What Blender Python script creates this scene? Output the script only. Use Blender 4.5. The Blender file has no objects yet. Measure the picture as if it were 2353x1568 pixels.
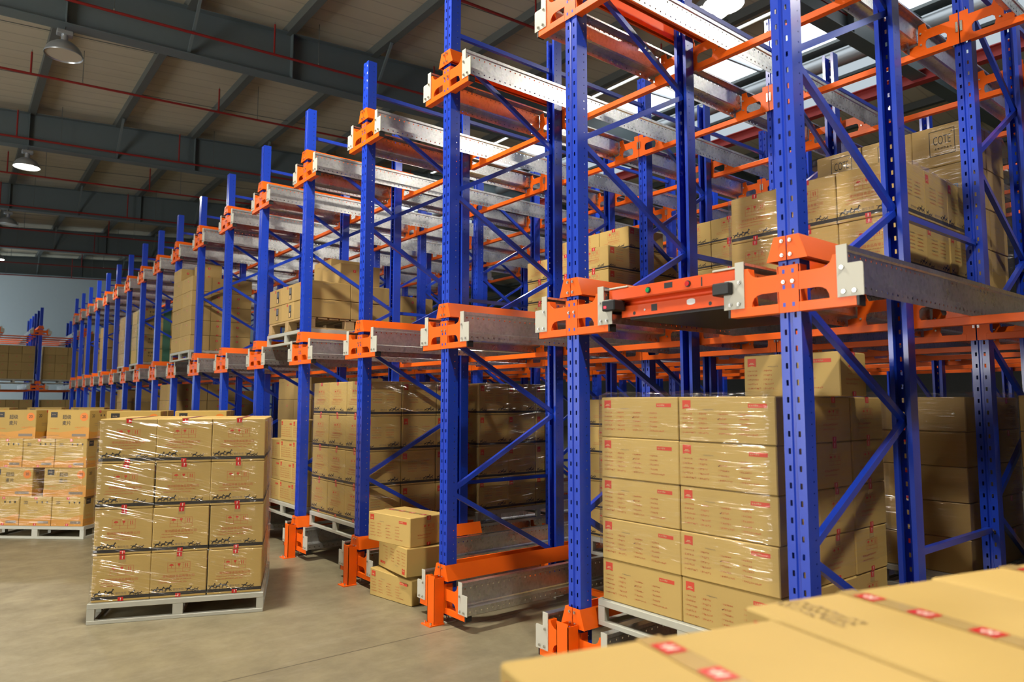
import bpy, math, random
from mathutils import Matrix, Vector
import numpy as np

C = bpy.context.scene.collection
SC = bpy.context.scene
R0 = random.Random(7)
PI = math.pi
ORD = ['zeroth', 'first', 'second', 'third', 'fourth', 'fifth', 'sixth', 'seventh', 'eighth', 'ninth', 'tenth', 'eleventh',
       'twelfth', 'thirteenth', 'fourteenth', 'fifteenth', 'sixteenth', 'seventeenth', 'eighteenth', 'nineteenth', 'twentieth']

# ------------------------------------------------------------------ materials
MATS = {}


def srgb(r, g, b):
    f = lambda c: c / 12.92 if c <= .04045 else ((c + .055) / 1.055) ** 2.4
    return (f(r / 255), f(g / 255), f(b / 255), 1)


def newmat(name):
    m = bpy.data.materials.new(name)
    m.use_nodes = True
    nt = m.node_tree
    b = nt.nodes['Principled BSDF']
    MATS[name] = m
    return m, nt, b


def N(nt, t, **kw):
    n = nt.nodes.new(t)
    for k, v in kw.items():
        setattr(n, k, v)
    return n


def math_(nt, op, a, b=None, c=None, clamp=False):
    n = N(nt, 'ShaderNodeMath', operation=op, use_clamp=clamp)
    for i, v in enumerate((a, b, c)):
        if v is None:
            continue
        if isinstance(v, (int, float)):
            n.inputs[i].default_value = v
        else:
            nt.links.new(v, n.inputs[i])
    return n.outputs[0]


def objxyz(nt):
    tc = N(nt, 'ShaderNodeTexCoord')
    s = N(nt, 'ShaderNodeSeparateXYZ')
    nt.links.new(tc.outputs['Object'], s.inputs[0])
    return tc.outputs['Object'], s.outputs[0], s.outputs[1], s.outputs[2]


def noise(nt, vec, scale, detail=3, rough=.5):
    n = N(nt, 'ShaderNodeTexNoise')
    n.inputs['Scale'].default_value = scale
    n.inputs['Detail'].default_value = detail
    n.inputs['Roughness'].default_value = rough
    if vec is not None:
        nt.links.new(vec, n.inputs['Vector'])
    return n.outputs[0]


def ramp(nt, fac, stops):
    n = N(nt, 'ShaderNodeValToRGB')
    e = n.color_ramp.elements
    while len(e) < len(stops):
        e.new(.5)
    for i, (p, c) in enumerate(stops):
        e[i].position = p
        e[i].color = c if len(c) == 4 else (*c, 1)
    nt.links.new(fac, n.inputs[0])
    return n.outputs[0]


def mixc(nt, fac, a, b):
    n = N(nt, 'ShaderNodeMix', data_type='RGBA')
    for i, v in ((0, fac), (6, a), (7, b)):
        if isinstance(v, (int, float)):
            n.inputs[i].default_value = v
        elif isinstance(v, tuple):
            n.inputs[i].default_value = v
        else:
            nt.links.new(v, n.inputs[i])
    return n.outputs[2]


def combine(nt, x, y, z):
    n = N(nt, 'ShaderNodeCombineXYZ')
    for i, v in enumerate((x, y, z)):
        if isinstance(v, (int, float)):
            n.inputs[i].default_value = v
        else:
            nt.links.new(v, n.inputs[i])
    return n.outputs[0]


def bump(nt, h, b, strength=.3, dist=.01):
    n = N(nt, 'ShaderNodeBump')
    n.inputs['Strength'].default_value = strength
    n.inputs['Distance'].default_value = dist
    nt.links.new(h, n.inputs['Height'])
    nt.links.new(n.outputs[0], b.inputs['Normal'])
    return n.outputs[0]


def plain(name, col, rough=.5, metal=0., spec=.5, coat=0., var=.0, bscale=0, bstr=.1):
    m, nt, b = newmat(name)
    b.inputs['Base Color'].default_value = col
    b.inputs['Roughness'].default_value = rough
    b.inputs['Metallic'].default_value = metal
    b.inputs['Specular IOR Level'].default_value = spec
    b.inputs['Coat Weight'].default_value = coat
    b.inputs['Coat Roughness'].default_value = .12
    o, x, y, z = objxyz(nt)
    if var:
        f = noise(nt, o, 9, 4)
        c = mixc(nt, f, tuple(v * (1 - var) for v in col[:3]) + (1,), tuple(min(1, v * (1 + var)) for v in col[:3]) + (1,))
        nt.links.new(c, b.inputs['Base Color'])
    if bscale:
        bump(nt, noise(nt, o, bscale, 2), b, bstr, .002)
    return m


def near(nt, v, c, r):                       # 1 where |v-c|<r
    return math_(nt, 'LESS_THAN', math_(nt, 'ABSOLUTE', math_(nt, 'SUBTRACT', v, c)), r)


def periodic(nt, v, p, off=0.):              # signed distance to nearest multiple of p
    t = math_(nt, 'ADD', v, off)
    return math_(nt, 'SUBTRACT', math_(nt, 'MODULO', math_(nt, 'ADD', t, 100 * p), p), p / 2)


def holes(m, nt, b, mask):
    tr = N(nt, 'ShaderNodeBsdfTransparent')
    mx = N(nt, 'ShaderNodeMixShader')
    nt.links.new(mask, mx.inputs[0])
    nt.links.new(b.outputs[0], mx.inputs[1])
    nt.links.new(tr.outputs[0], mx.inputs[2])
    nt.links.new(mx.outputs[0], nt.nodes['Material Output'].inputs[0])


BLUE = (.011, .054, .54, 1)
ORANGE = (.94, .140, .005, 1)
plain('blue_paint', BLUE, .30, coat=.35, var=.06)
plain('orange_paint', ORANGE, .42, spec=.32, coat=.06, var=.05)
plain('shuttle_paint', (.80, .10, .016, 1), .25, coat=.5, var=.04)
plain('grey_plate', (.56, .55, .47, 1), .45, var=.03)
plain('black_plastic', (.012, .013, .014, 1), .5)
plain('bolt_zinc', (.75, .74, .7, 1), .25, metal=1.)
plain('pallet_paint', (.47, .47, .40, 1), .42, var=.1)
plain('pipe_red', (.27, .018, .016, 1), .4, var=.15)
plain('red_steel', (.42, .05, .045, 1), .5, var=.2)
plain('beam_grey', (.125, .162, .172, 1), .45, var=.06)
plain('purlin_grey', (.11, .125, .12, 1), .5, var=.08)
plain('lamp_shell', (.45, .48, .5, 1), .32, metal=.6)
plain('lamp_lens', (.55, .5, .4, 1), .15, spec=.8)
plain('ink_red', (.60, .055, .022, 1), .6)
plain('ink_pale_red', (.52, .105, .035, 1), .65)
plain('ink_black', (.022, .019, .016, 1), .6)
plain('ink_faint', (.36, .255, .11, 1), .6)
plain('ink_grey', (.22, .17, .12, 1), .6)
plain('ink_orange', (.72, .20, .015, 1), .6)
plain('ink_amber', (.60, .27, .035, 1), .6)
plain('ink_green', (.04, .14, .08, 1), .6)
plain('ink_blue', (.12, .25, .45, 1), .6)
plain('ink_tan', (.62, .42, .2, 1), .6)
plain('seal_red', (.62, .02, .02, 1), .3, coat=.3)
plain('seal_white', (.85, .7, .6, 1), .4)
plain('sticker', (.55, .55, .42, 1), .5)
plain('silver_label', (.6, .6, .6, 1), .25, metal=.8)
plain('tape', (.47, .335, .13, 1), .22, coat=.3)
plain('wood', (.46, .31, .14, 1), .7, var=.25, bscale=40, bstr=.3)
plain('button_green', (.01, .32, .09, 1), .25, coat=.6)
plain('button_red', (.6, .02, .02, 1), .25, coat=.6)
plain('white_plastic', (.8, .8, .8, 1), .3)
plain('wall_paint', (.47, .56, .60, 1), .7, var=.03)
plain('dark_wall', (.16, .16, .15, 1), .8, var=.1)
plain('duct_grey', (.36, .38, .39, 1), .4, metal=.5)
plain('handrail_steel', (.5, .52, .54, 1), .35, metal=.7)


def mat_upright():
    m, nt, b = newmat('blue_upright')
    b.inputs['Base Color'].default_value = BLUE
    b.inputs['Roughness'].default_value = .3
    b.inputs['Coat Weight'].default_value = .35
    b.inputs['Coat Roughness'].default_value = .12
    o, x, y, z = objxyz(nt)
    pz = periodic(nt, z, .075)
    ay = math_(nt, 'ABSOLUTE', y)
    f1 = math_(nt, 'MULTIPLY', near(nt, ay, .0245, .0056), math_(nt, 'LESS_THAN', math_(nt, 'ABSOLUTE', pz), .0125))
    f1 = math_(nt, 'MULTIPLY', f1, math_(nt, 'LESS_THAN', x, .012))
    pz2 = periodic(nt, z, .05, .02)
    d = math_(nt, 'SQRT', math_(nt, 'ADD', math_(nt, 'POWER', pz2, 2), math_(nt, 'POWER', math_(nt, 'SUBTRACT', x, .06), 2)))
    f2 = math_(nt, 'MULTIPLY', math_(nt, 'LESS_THAN', d, .0042), math_(nt, 'GREATER_THAN', ay, .045))
    holes(m, nt, b, math_(nt, 'MAXIMUM', f1, f2))


def mat_rail():
    m, nt, b = newmat('galvanised_rail')
    o, x, y, z = objxyz(nt)
    v = N(nt, 'ShaderNodeTexVoronoi')
    v.inputs['Scale'].default_value = 60
    nt.links.new(o, v.inputs['Vector'])
    n1 = noise(nt, o, 3.5, 6, .65)
    c = mixc(nt, ramp(nt, n1, [(.3, (0, 0, 0)), (.7, (1, 1, 1))]), (.44, .445, .455, 1), (.68, .675, .655, 1))
    c = mixc(nt, .2, c, v.outputs['Color'])
    hs = N(nt, 'ShaderNodeHueSaturation')
    hs.inputs['Saturation'].default_value = .15
    nt.links.new(c, hs.inputs['Color'])
    nt.links.new(hs.outputs[0], b.inputs['Base Color'])
    b.inputs['Metallic'].default_value = .92
    rr = math_(nt, 'ADD', math_(nt, 'MULTIPLY', n1, .30), .15)
    nt.links.new(rr, b.inputs['Roughness'])
    bump(nt, noise(nt, o, 5, 2), b, .12, .01)
    px = periodic(nt, x, .05)
    az = [math_(nt, 'SUBTRACT', z, c) for c in (.215, .068)]
    ms = []
    for a in az:
        d = math_(nt, 'SQRT', math_(nt, 'ADD', math_(nt, 'POWER', px, 2), math_(nt, 'POWER', a, 2)))
        ms.append(math_(nt, 'LESS_THAN', d, .0062))
    holes(m, nt, b, math_(nt, 'MAXIMUM', ms[0], ms[1]))


def mat_carton(name, col, dark=.1, var=.10):
    m, nt, b = newmat(name)
    o, x, y, z = objxyz(nt)
    oi = N(nt, 'ShaderNodeObjectInfo')
    n1 = noise(nt, o, 5, 4)
    st = noise(nt, combine(nt, math_(nt, 'MULTIPLY', x, 3.), math_(nt, 'MULTIPLY', y, 3.), math_(nt, 'MULTIPLY', z, 90.)), 1, 2)
    c = mixc(nt, n1, tuple(v * .93 for v in col[:3]) + (1,), tuple(v * 1.06 for v in col[:3]) + (1,))
    c = mixc(nt, math_(nt, 'MULTIPLY', st, .08), c, tuple(v * .75 for v in col[:3]) + (1,))
    hs = N(nt, 'ShaderNodeHueSaturation')
    nt.links.new(c, hs.inputs['Color'])
    nt.links.new(math_(nt, 'ADD', math_(nt, 'MULTIPLY', oi.outputs['Random'], 2 * var), 1 - var), hs.inputs['Value'])
    nt.links.new(hs.outputs[0], b.inputs['Base Color'])
    b.inputs['Roughness'].default_value = .62
    b.inputs['Specular IOR Level'].default_value = .3
    bump(nt, st, b, .05, .002)


mat_upright()
mat_rail()
mat_carton('carton', (.53, .366, .118, 1))
mat_carton('carton_brown', (.44, .295, .105, 1))
mat_carton('carton_yellow', (.50, .33, .085, 1))


def mat_film():
    m, nt, b = newmat('stretch_film')
    nt.nodes.remove(b)
    o, x, y, z = objxyz(nt)
    oi = N(nt, 'ShaderNodeObjectInfo')
    sl = math_(nt, 'SUBTRACT', math_(nt, 'MULTIPLY', oi.outputs['Random'], .5), .2)
    u = math_(nt, 'ADD', x, math_(nt, 'MULTIPLY', y, -1.))
    w = math_(nt, 'ADD', z, math_(nt, 'MULTIPLY', u, sl))
    off = math_(nt, 'MULTIPLY', oi.outputs['Random'], 37.)
    h1 = noise(nt, combine(nt, math_(nt, 'MULTIPLY', u, .8), math_(nt, 'MULTIPLY', w, 13.), off), 1., 3, .6)
    rd = math_(nt, 'SUBTRACT', 1., math_(nt, 'ABSOLUTE', math_(nt, 'MULTIPLY', math_(nt, 'SUBTRACT', h1, .5), 5.)), clamp=True)
    rd = math_(nt, 'POWER', rd, 3.)
    h3 = noise(nt, combine(nt, math_(nt, 'MULTIPLY', u, 2.2), math_(nt, 'MULTIPLY', w, 45.), off), 1., 2)
    h2 = noise(nt, combine(nt, math_(nt, 'MULTIPLY', u, 6.), math_(nt, 'MULTIPLY', w, 9.), off), 1., 2)
    hh = math_(nt, 'ADD', math_(nt, 'ADD', math_(nt, 'MULTIPLY', rd, .55), math_(nt, 'MULTIPLY', h3, .45)), math_(nt, 'MULTIPLY', h2, .22))
    bp = N(nt, 'ShaderNodeBump')
    bp.inputs['Strength'].default_value = 1.
    bp.inputs['Distance'].default_value = .03
    nt.links.new(hh, bp.inputs['Height'])
    g = N(nt, 'ShaderNodeBsdfGlossy')
    g.inputs['Roughness'].default_value = .15
    g.inputs['Color'].default_value = (1, 1, 1, 1)
    nt.links.new(bp.outputs[0], g.inputs['Normal'])
    d = N(nt, 'ShaderNodeBsdfDiffuse')
    d.inputs['Color'].default_value = (.75, .75, .75, 1)
    mg = N(nt, 'ShaderNodeMixShader')
    mg.inputs[0].default_value = .06
    nt.links.new(g.outputs[0], mg.inputs[1])
    nt.links.new(d.outputs[0], mg.inputs[2])
    t = N(nt, 'ShaderNodeBsdfTransparent')
    t.inputs['Color'].default_value = (.985, .985, .985, 1)
    lw = N(nt, 'ShaderNodeLayerWeight')
    lw.inputs['Blend'].default_value = .5
    fac = math_(nt, 'ADD', math_(nt, 'MULTIPLY', math_(nt, 'POWER', lw.outputs['Facing'], 4.), .30), .042, clamp=True)
    mx = N(nt, 'ShaderNodeMixShader')
    nt.links.new(fac, mx.inputs[0])
    nt.links.new(t.outputs[0], mx.inputs[1])
    nt.links.new(mg.outputs[0], mx.inputs[2])
    nt.links.new(mx.outputs[0], nt.nodes['Material Output'].inputs[0])


mat_film()


def mat_floor():
    m, nt, b = newmat('concrete_floor')
    o, x, y, z = objxyz(nt)
    n1 = noise(nt, o, .55, 6, .6)
    n2 = noise(nt, o, 3.2, 8, .7)
    n3 = noise(nt, combine(nt, math_(nt, 'MULTIPLY', x, 1.2), math_(nt, 'MULTIPLY', y, 4.), 3.), 1.6, 6, .65)
    c = ramp(nt, n1, [(.3, (.24, .208, .125)), (.7, (.315, .272, .170))])
    c = mixc(nt, ramp(nt, n2, [(.36, (0, 0, 0)), (.68, (.95, .95, .95))]), c, (.19, .163, .10, 1))
    c = mixc(nt, ramp(nt, n3, [(.52, (0, 0, 0)), (.78, (.7, .7, .7))]), c, (.345, .302, .21, 1))
    sp = noise(nt, o, 11, 6, .8)
    c = mixc(nt, ramp(nt, sp, [(.66, (0, 0, 0)), (.74, (.55, .55, .55))]), c, (.15, .125, .08, 1))
    j = math_(nt, 'LESS_THAN', math_(nt, 'ABSOLUTE', periodic(nt, math_(nt, 'ADD', y, math_(nt, 'MULTIPLY', x, .008)), 6., .365)), .005)
    c = mixc(nt, math_(nt, 'MULTIPLY', j, .8), c, (.06, .05, .035, 1))
    nt.links.new(c, b.inputs['Base Color'])
    r = math_(nt, 'ADD', math_(nt, 'MULTIPLY', n2, .35), .27)
    nt.links.new(r, b.inputs['Roughness'])
    bump(nt, sp, b, .05, .004)


def mat_roof():
    m, nt, b = newmat('roof_sheet')
    o, x, y, z = objxyz(nt)
    n1 = noise(nt, o, .5, 5)
    c = ramp(nt, n1, [(.3, (.55, .51, .385)), (.7, (.64, .595, .465))])
    n2 = noise(nt, combine(nt, math_(nt, 'MULTIPLY', x, .3), math_(nt, 'MULTIPLY', y, 2.5), 0.), 1., 4)
    c = mixc(nt, ramp(nt, n2, [(.6, (0, 0, 0)), (.8, (.6, .6, .6))]), c, (.22, .19, .15, 1))
    rib = math_(nt, 'LESS_THAN', math_(nt, 'ABSOLUTE', periodic(nt, y, .38)), .014)
    c = mixc(nt, math_(nt, 'MULTIPLY', rib, .35), c, (.17, .15, .12, 1))
    nt.links.new(c, b.inputs['Base Color'])
    b.inputs['Roughness'].default_value = .6
    bump(nt, math_(nt, 'ABSOLUTE', periodic(nt, y, .38)), b, .5, .05)


mat_floor()
mat_roof()


def emit(name, col, s):
    m, nt, b = newmat(name)
    nt.nodes.remove(b)
    e = N(nt, 'ShaderNodeEmission')
    e.inputs[0].default_value = col
    e.inputs[1].default_value = s
    nt.links.new(e.outputs[0], nt.nodes['Material Output'].inputs[0])


emit('lamp_glow', (1., .93, .80, 1), 30)
emit('sky_glow', (.86, .94, 1., 1), 2.6)
emit('sky_pale', (.80, .92, 1., 1), .75)
emit('led_red', (1., .02, .03, 1), 8)


# ------------------------------------------------------------------ mesh builder
class MB:
    def __init__(s):
        s.v, s.f, s.m, s.sm, s.mats = [], [], [], [], []

    def mi(s, mat):
        if mat not in s.mats:
            s.mats.append(mat)
        return s.mats.index(mat)

    def add(s, verts, faces, mat, smooth=False):
        o = len(s.v)
        k = s.mi(mat)
        s.v += [tuple(p) for p in verts]
        for f in faces:
            s.f.append(tuple(i + o for i in f))
            s.m.append(k)
            s.sm.append(smooth)

    def box(s, x0, y0, z0, x1, y1, z1, mat, ch=0.):
        if ch <= 0:
            v = [(x0, y0, z0), (x1, y0, z0), (x1, y1, z0), (x0, y1, z0), (x0, y0, z1), (x1, y0, z1), (x1, y1, z1), (x0, y1, z1)]
            s.add(v, [(0, 3, 2, 1), (4, 5, 6, 7), (0, 1, 5, 4), (1, 2, 6, 5), (2, 3, 7, 6), (3, 0, 4, 7)], mat)
            return
        c = ch
        V = []
        idx = {}
        for i, x in enumerate((x0, x1)):
            for j, y in enumerate((y0, y1)):
                for k, z in enumerate((z0, z1)):
                    dx, dy, dz = (c, -c)[i], (c, -c)[j], (c, -c)[k]
                    for a, p in (('x', (x, y + dy, z + dz)), ('y', (x + dx, y, z + dz)), ('z', (x + dx, y + dy, z))):
                        idx[(i, j, k, a)] = len(V)
                        V.append(p)
        F = []
        I = lambda i, j, k, a: idx[(i, j, k, a)]
        for i in (0, 1):
            q = [I(i, 0, 0, 'x'), I(i, 1, 0, 'x'), I(i, 1, 1, 'x'), I(i, 0, 1, 'x')]
            F.append(q if i else q[::-1])
            q = [I(0, i, 0, 'y'), I(1, i, 0, 'y'), I(1, i, 1, 'y'), I(0, i, 1, 'y')]
            F.append(q[::-1] if i else q)
            q = [I(0, 0, i, 'z'), I(1, 0, i, 'z'), I(1, 1, i, 'z'), I(0, 1, i, 'z')]
            F.append(q if i else q[::-1])
        for i in (0, 1):
            for j in (0, 1):
                F.append([I(i, j, 0, 'x'), I(i, j, 0, 'y'), I(i, j, 1, 'y'), I(i, j, 1, 'x')])
                F.append([I(i, 0, j, 'x'), I(i, 0, j, 'z'), I(i, 1, j, 'z'), I(i, 1, j, 'x')])
                F.append([I(0, i, j, 'y'), I(0, i, j, 'z'), I(1, i, j, 'z'), I(1, i, j, 'y')])
                for k in (0, 1):
                    F.append([I(i, j, k, 'x'), I(i, j, k, 'y'), I(i, j, k, 'z')])
        s.add(V, F, mat)

    def prism(s, poly, a0, a1, axes, mat):
        """extrude a 2D polygon (p,q) along third axis; axes e.g. 'yzx': p->y q->z extrude->x"""
        n = len(poly)
        ax = ['xyz'.index(c) for c in axes]

        def P(p, q, r):
            t = [0, 0, 0]
            t[ax[0]], t[ax[1]], t[ax[2]] = p, q, r
            return tuple(t)
        v = [P(p, q, a0) for p, q in poly] + [P(p, q, a1) for p, q in poly]
        f = [tuple(range(n))[::-1], tuple(range(n, 2 * n))]
        f += [(i, (i + 1) % n, (i + 1) % n + n, i + n) for i in range(n)]
        s.add(v, f, mat)

    def sheet(s, path, t, a0, a1, axes, mat):
        """folded sheet metal: open 2D path offset by t, extruded"""
        s.prism(offset_path(path, t), a0, a1, axes, mat)

    def tube(s, p0, p1, r, mat, n=10, cap=True, r1=None):
        p0, p1 = Vector(p0), Vector(p1)
        d = (p1 - p0).normalized()
        a = d.orthogonal().normalized()
        b = d.cross(a)
        r1 = r if r1 is None else r1
        v = []
        for p, rr in ((p0, r), (p1, r1)):
            for i in range(n):
                t = 2 * PI * i / n
                v.append(p + a * math.cos(t) * rr + b * math.sin(t) * rr)
        s.add(v, [(i, (i + 1) % n, (i + 1) % n + n, i + n) for i in range(n)], mat, True)
        if cap:
            s.add(v, [tuple(range(n))[::-1], tuple(range(n, 2 * n))], mat)

    def lathe(s, prof, c, mat, n=24):
        v = []
        for r, z in prof:
            for i in range(n):
                t = 2 * PI * i / n
                v.append((c[0] + r * math.cos(t), c[1] + r * math.sin(t), c[2] + z))
        f = []
        for k in range(len(prof) - 1):
            for i in range(n):
                f.append((k * n + i, k * n + (i + 1) % n, (k + 1) * n + (i + 1) % n, (k + 1) * n + i))
        s.add(v, f, mat, True)

    def bar(s, p0, p1, w, h, mat, up=(0, 0, 1)):
        """rectangular bar between two points: w across, h along 'up'"""
        p0, p1 = Vector(p0), Vector(p1)
        d = (p1 - p0).normalized()
        a = d.cross(Vector(up)).normalized()
        b = a.cross(d)
        v = []
        for p in (p0, p1):
            for i, j in ((-1, -1), (1, -1), (1, 1), (-1, 1)):
                v.append(p + a * i * w / 2 + b * j * h / 2)
        s.add(v, [(0, 3, 2, 1), (4, 5, 6, 7), (0, 1, 5, 4), (1, 2, 6, 5), (2, 3, 7, 6), (3, 0, 4, 7)], mat)

    def mesh(s, name):
        me = bpy.data.meshes.new(name)
        me.from_pydata(s.v, [], s.f)
        for m in s.mats:
            me.materials.append(MATS[m])
        me.polygons.foreach_set('material_index', s.m)
        me.polygons.foreach_set('use_smooth', s.sm)
        me.update()
        return me

    def build(s, name, parent=None, loc=(0, 0, 0), rotz=0.):
        o = bpy.data.objects.new(name, s.mesh(name))
        C.objects.link(o)
        o.location = loc
        o.rotation_euler = (0, 0, rotz)
        if parent:
            o.parent = parent
        return o


def offset_path(path, t):
    n = len(path)
    out = []
    for i in range(n):
        p = Vector(path[i])
        nrm = []
        if i > 0:
            d = (p - Vector(path[i - 1])).normalized()
            nrm.append(Vector((-d.y, d.x)))
        if i < n - 1:
            d = (Vector(path[i + 1]) - p).normalized()
            nrm.append(Vector((-d.y, d.x)))
        m = sum(nrm, Vector((0, 0))).normalized()
        k = t / max(.3, m.dot(nrm[0]))
        out.append(tuple(p + m * k))
    return list(path) + out[::-1]


def use(name, mesh, parent=None, loc=(0, 0, 0), rotz=0., sc=None):
    o = bpy.data.objects.new(name, mesh)
    C.objects.link(o)
    o.location = loc
    o.rotation_euler = (0, 0, rotz)
    if sc:
        o.scale = sc
    if parent:
        o.parent = parent
    return o


def empty(name, loc=(0, 0, 0), rotz=0.):
    o = bpy.data.objects.new(name, None)
    C.objects.link(o)
    o.location = loc
    o.rotation_euler = (0, 0, rotz)
    o.empty_display_size = .1
    return o


def tag(o, label, cat, group=None):
    o['label'] = label
    o['category'] = cat
    if group:
        o['group'] = group
    return o


def struct(o):
    o['kind'] = 'structure'
    return o


# ------------------------------------------------------------------ rack dimensions
PITCH = 1.4
XS = [0., 1.165, 2.28, 3.33, 4.42, 5.45, 6.5, 7.6]     # upright lines, front to back
LEV = [.07, 2.0, 3.99]                                   # underside of the arm brackets
TOP = 4.80
RT = .255                                                # rail top above LEV
FRAMES = list(range(-1, 18))

# ---- shared meshes
UP = MB()
UP.sheet([(.088, -.026), (.088, -.05), (0, -.05), (0, -.011), (.008, -.006), (.008, .006), (0, .011), (0, .05), (.088, .05), (.088, .026)],
         -.0028, .055, TOP, 'xyz', 'blue_upright')
# footplate below
ME_UP = UP.mesh('upright')
_f = MB()
_f.box(.0, -.05, 0, .09, .05, .008, 'grey_plate')
_f.tube((.045, 0, .008), (.045, 0, .07), .011, 'bolt_zinc', 8)
ME_FOOT = _f.mesh('foot_plate')


def brace_mesh(dx, dz):
    b = MB()
    p0, p1 = (0, 0, 0), (dx, 0, dz)
    d = Vector(p1).normalized()
    up = Vector((-d.z, 0, d.x))
    b.bar(p0, p1, .03, .034, 'blue_paint', up)
    for p in (p0, p1):
        b.tube((p[0], -.019, p[2]), (p[0], -.024, p[2]), .008, 'bolt_zinc', 6)
    return b.mesh('brace')


def arm_poly(s, tail=.225):
    """bracket arm outline in (y,z), s=+1/-1 side"""
    pts = [(.046, .177), (.150, .177), (.172, .182), (.190, .195), (.200, .212), (.203, .226), (tail, .226), (tail, .040),
           (.186, .040), (.183, .062), (.172, .082), (.155, .093), (.135, .097), (.046, .097)]
    return [(s * a, b) for a, b in pts]


def plate_poly(s):
    pts = [(.222, .040), (.222, .262), (.268, .262), (.268, .180), (.325, .180), (.332, .173), (.332, .040)]
    return [(s * a, b) for a, b in pts]


def bolt(b, x, y, z, r=.009, d=-1):
    b.tube((x, y, z), (x + d * .007, y, z), r, 'bolt_zinc', 8)
    b.tube((x + d * .007, y, z), (x + d * .011, y, z), r * .6, 'bolt_zinc', 8)


_b = MB()
_b.prism([(-.047, 0), (.047, 0), (.047, .212), (-.047, .212)], -.009, -.004, 'yzx', 'orange_paint')
for s in (-1, 1):
    _b.box(-.006, min(s * .052, s * .056), 0, .05, max(s * .052, s * .056), .212, 'orange_paint')
    _b.prism(arm_poly(s), -.008, -.003, 'yzx', 'orange_paint')
    _b.prism([(s * .182, .040), (s * .225, .040), (s * .225, .226), (s * .203, .226)], -.003, .045, 'yzx', 'orange_paint')
    y0, y1 = sorted((s * .047, s * .300))
    _b.box(-.010, y0, 0, .042, y1, .043, 'orange_paint', .002)
for zz in (.035, .115, .185):
    for yy in (-.022, .022):
        _b.box(-.0098, yy - .006, zz - .009, -.0088, yy + .006, zz + .009, 'blue_paint')
for yy in (-.022, .022):
    bolt(_b, -.009, yy, .138)
ME_ARM = _b.mesh('arm_bracket')
ME_EP = {}
ME_PLUG = {}
for s in (-1, 1):
    _b = MB()
    _b.prism(plate_poly(s), -.014, -.0085, 'yzx', 'grey_plate')
    bolt(_b, -.014, s * .245, .165)
    bolt(_b, -.014, s * .25, .062)
    bolt(_b, -.014, s * .295, .062)
    ME_EP[s] = _b.mesh('end_plate')
    _b = MB()
    y0, y1 = sorted((s * .298, s * .312))
    _b.box(-.011, y0, -.001, .043, y1, .044, 'black_plastic', .002)
    ME_PLUG[s] = _b.mesh('end_plug')
    _b = MB()          # lead-in guide channel above the bracket, one each side of the uprights
    for a, b_ in ((.0525, .098),):
        path = [(s * .052, .235), (s * .052, .343), (s * .06, .345), (s * .098, .237), (s * .08, .235)]
        _b.sheet(path, -.003 * s, -.014, 1.31, 'yzx', 'orange_paint')
    _b.prism([(s * .003, .345), (s * .06, .345), (s * .098, .235), (s * .003, .235)], -.018, -.013, 'yzx', 'orange_paint')
    _b.prism([(s * .053, .345), (s * .06, .345), (s * .098, .235), (s * .053, .235)], 1.306, 1.311, 'yzx', 'orange_paint')
    for zz in (.258, .322):
        bolt(_b, -.018, s * .02, zz)
    ME_EP[(s, 'g')] = _b.mesh('guide_channel')
_b = MB()
for y0, y1, x0, x1 in ((-.048, .048, -.10, -.095), (-.048, -.043, -.10, -.02), (.043, .048, -.10, -.02)):
    _b.box(x0, y0, .0, x1, y1, .345 if y0 == -.048 and y1 == .048 else .33, 'orange_paint')
_b.box(-.145, -.06, 0, -.02, .06, .008, 'orange_paint')
for yy in (-.04, .04):
    bolt_ = _b.tube((-.125, yy, .008), (-.125, yy, .026), .008, 'bolt_zinc', 8)
ME_GUARD = _b.mesh('post_guard')

ZN = [.36 + .572 * k for k in range(0, 8)]


def make_frame(i, k, label):
    """upright frame k (0 = aisle side) on line i"""
    x0, x1 = XS[2 * k], XS[2 * k + 1]
    t = empty('upright_frame', (x0, i * PITCH, 0))
    tag(t, label, 'rack frame', 'upright frames of the long pallet rack')
    use('upright', ME_UP, t)
    use('upright', ME_UP, t, (x1 - x0, 0, 0), PI)
    use('foot_plate', ME_FOOT, t)
    use('foot_plate', ME_FOOT, t, (x1 - x0, 0, 0), PI)
    a, b = .055, x1 - x0 - .055
    for n in range(7):
        key = (n % 2, round(b - a, 3))
        if key not in BR:
            BR[key] = brace_mesh(b - a, -.572 if n % 2 else .572)
        # even n: node n is at the back -> piece runs from front(n+1) to back(n)
        if n % 2 == 0:
            use('brace', brm(b - a, -.572), t, (a, 0, ZN[n + 1]))
        else:
            use('brace', brm(b - a, .572), t, (a, 0, ZN[n]))
    use('brace', brm(b - a, 0), t, (a, 0, 4.5))
    if k == 0:
        for L, z in enumerate(LEV):
            ar = use('arm_bracket', ME_ARM, t, (0, 0, z))
            for s in (-1, 1):
                use('end_plate', ME_EP[s], ar)['label'] = 'pale grey end plate'
                use('end_plug', ME_PLUG[s], ar)
                g = use('guide_channel', ME_EP[(s, 'g')], t, (0, 0, z))
        use('post_guard', ME_GUARD, t)
    if k > 0:
        xb = XS[2 * k - 1] - x0
        for z in (.80, 2.64, 4.52):
            use('spacer_bar', brm(-xb - .02, 0), t, (xb + .01, 0, z))
    return t


BR = {}
_brc = {}


def brm(dx, dz):
    k = (round(dx, 3), round(dz, 3))
    if k not in _brc:
        _brc[k] = brace_mesh(dx, dz)
    return _brc[k]


LINE = ['aisle-side line', 'second line in from the aisle', 'third line in from the aisle', 'rearmost line']
for i in FRAMES:
    for k in range(4):
        if (i > 9 and k > 1) or (i > 5 and k > 2):
            continue
        nm = ORD[i + 1] if i >= 0 else ''
        lab = (f'blue slotted upright frame, {LINE[k]}, {nm} from the right end' if i >= 0
               else f'blue slotted upright frame, {LINE[k]}, beyond the right edge')
        make_frame(i, k, lab)

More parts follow.
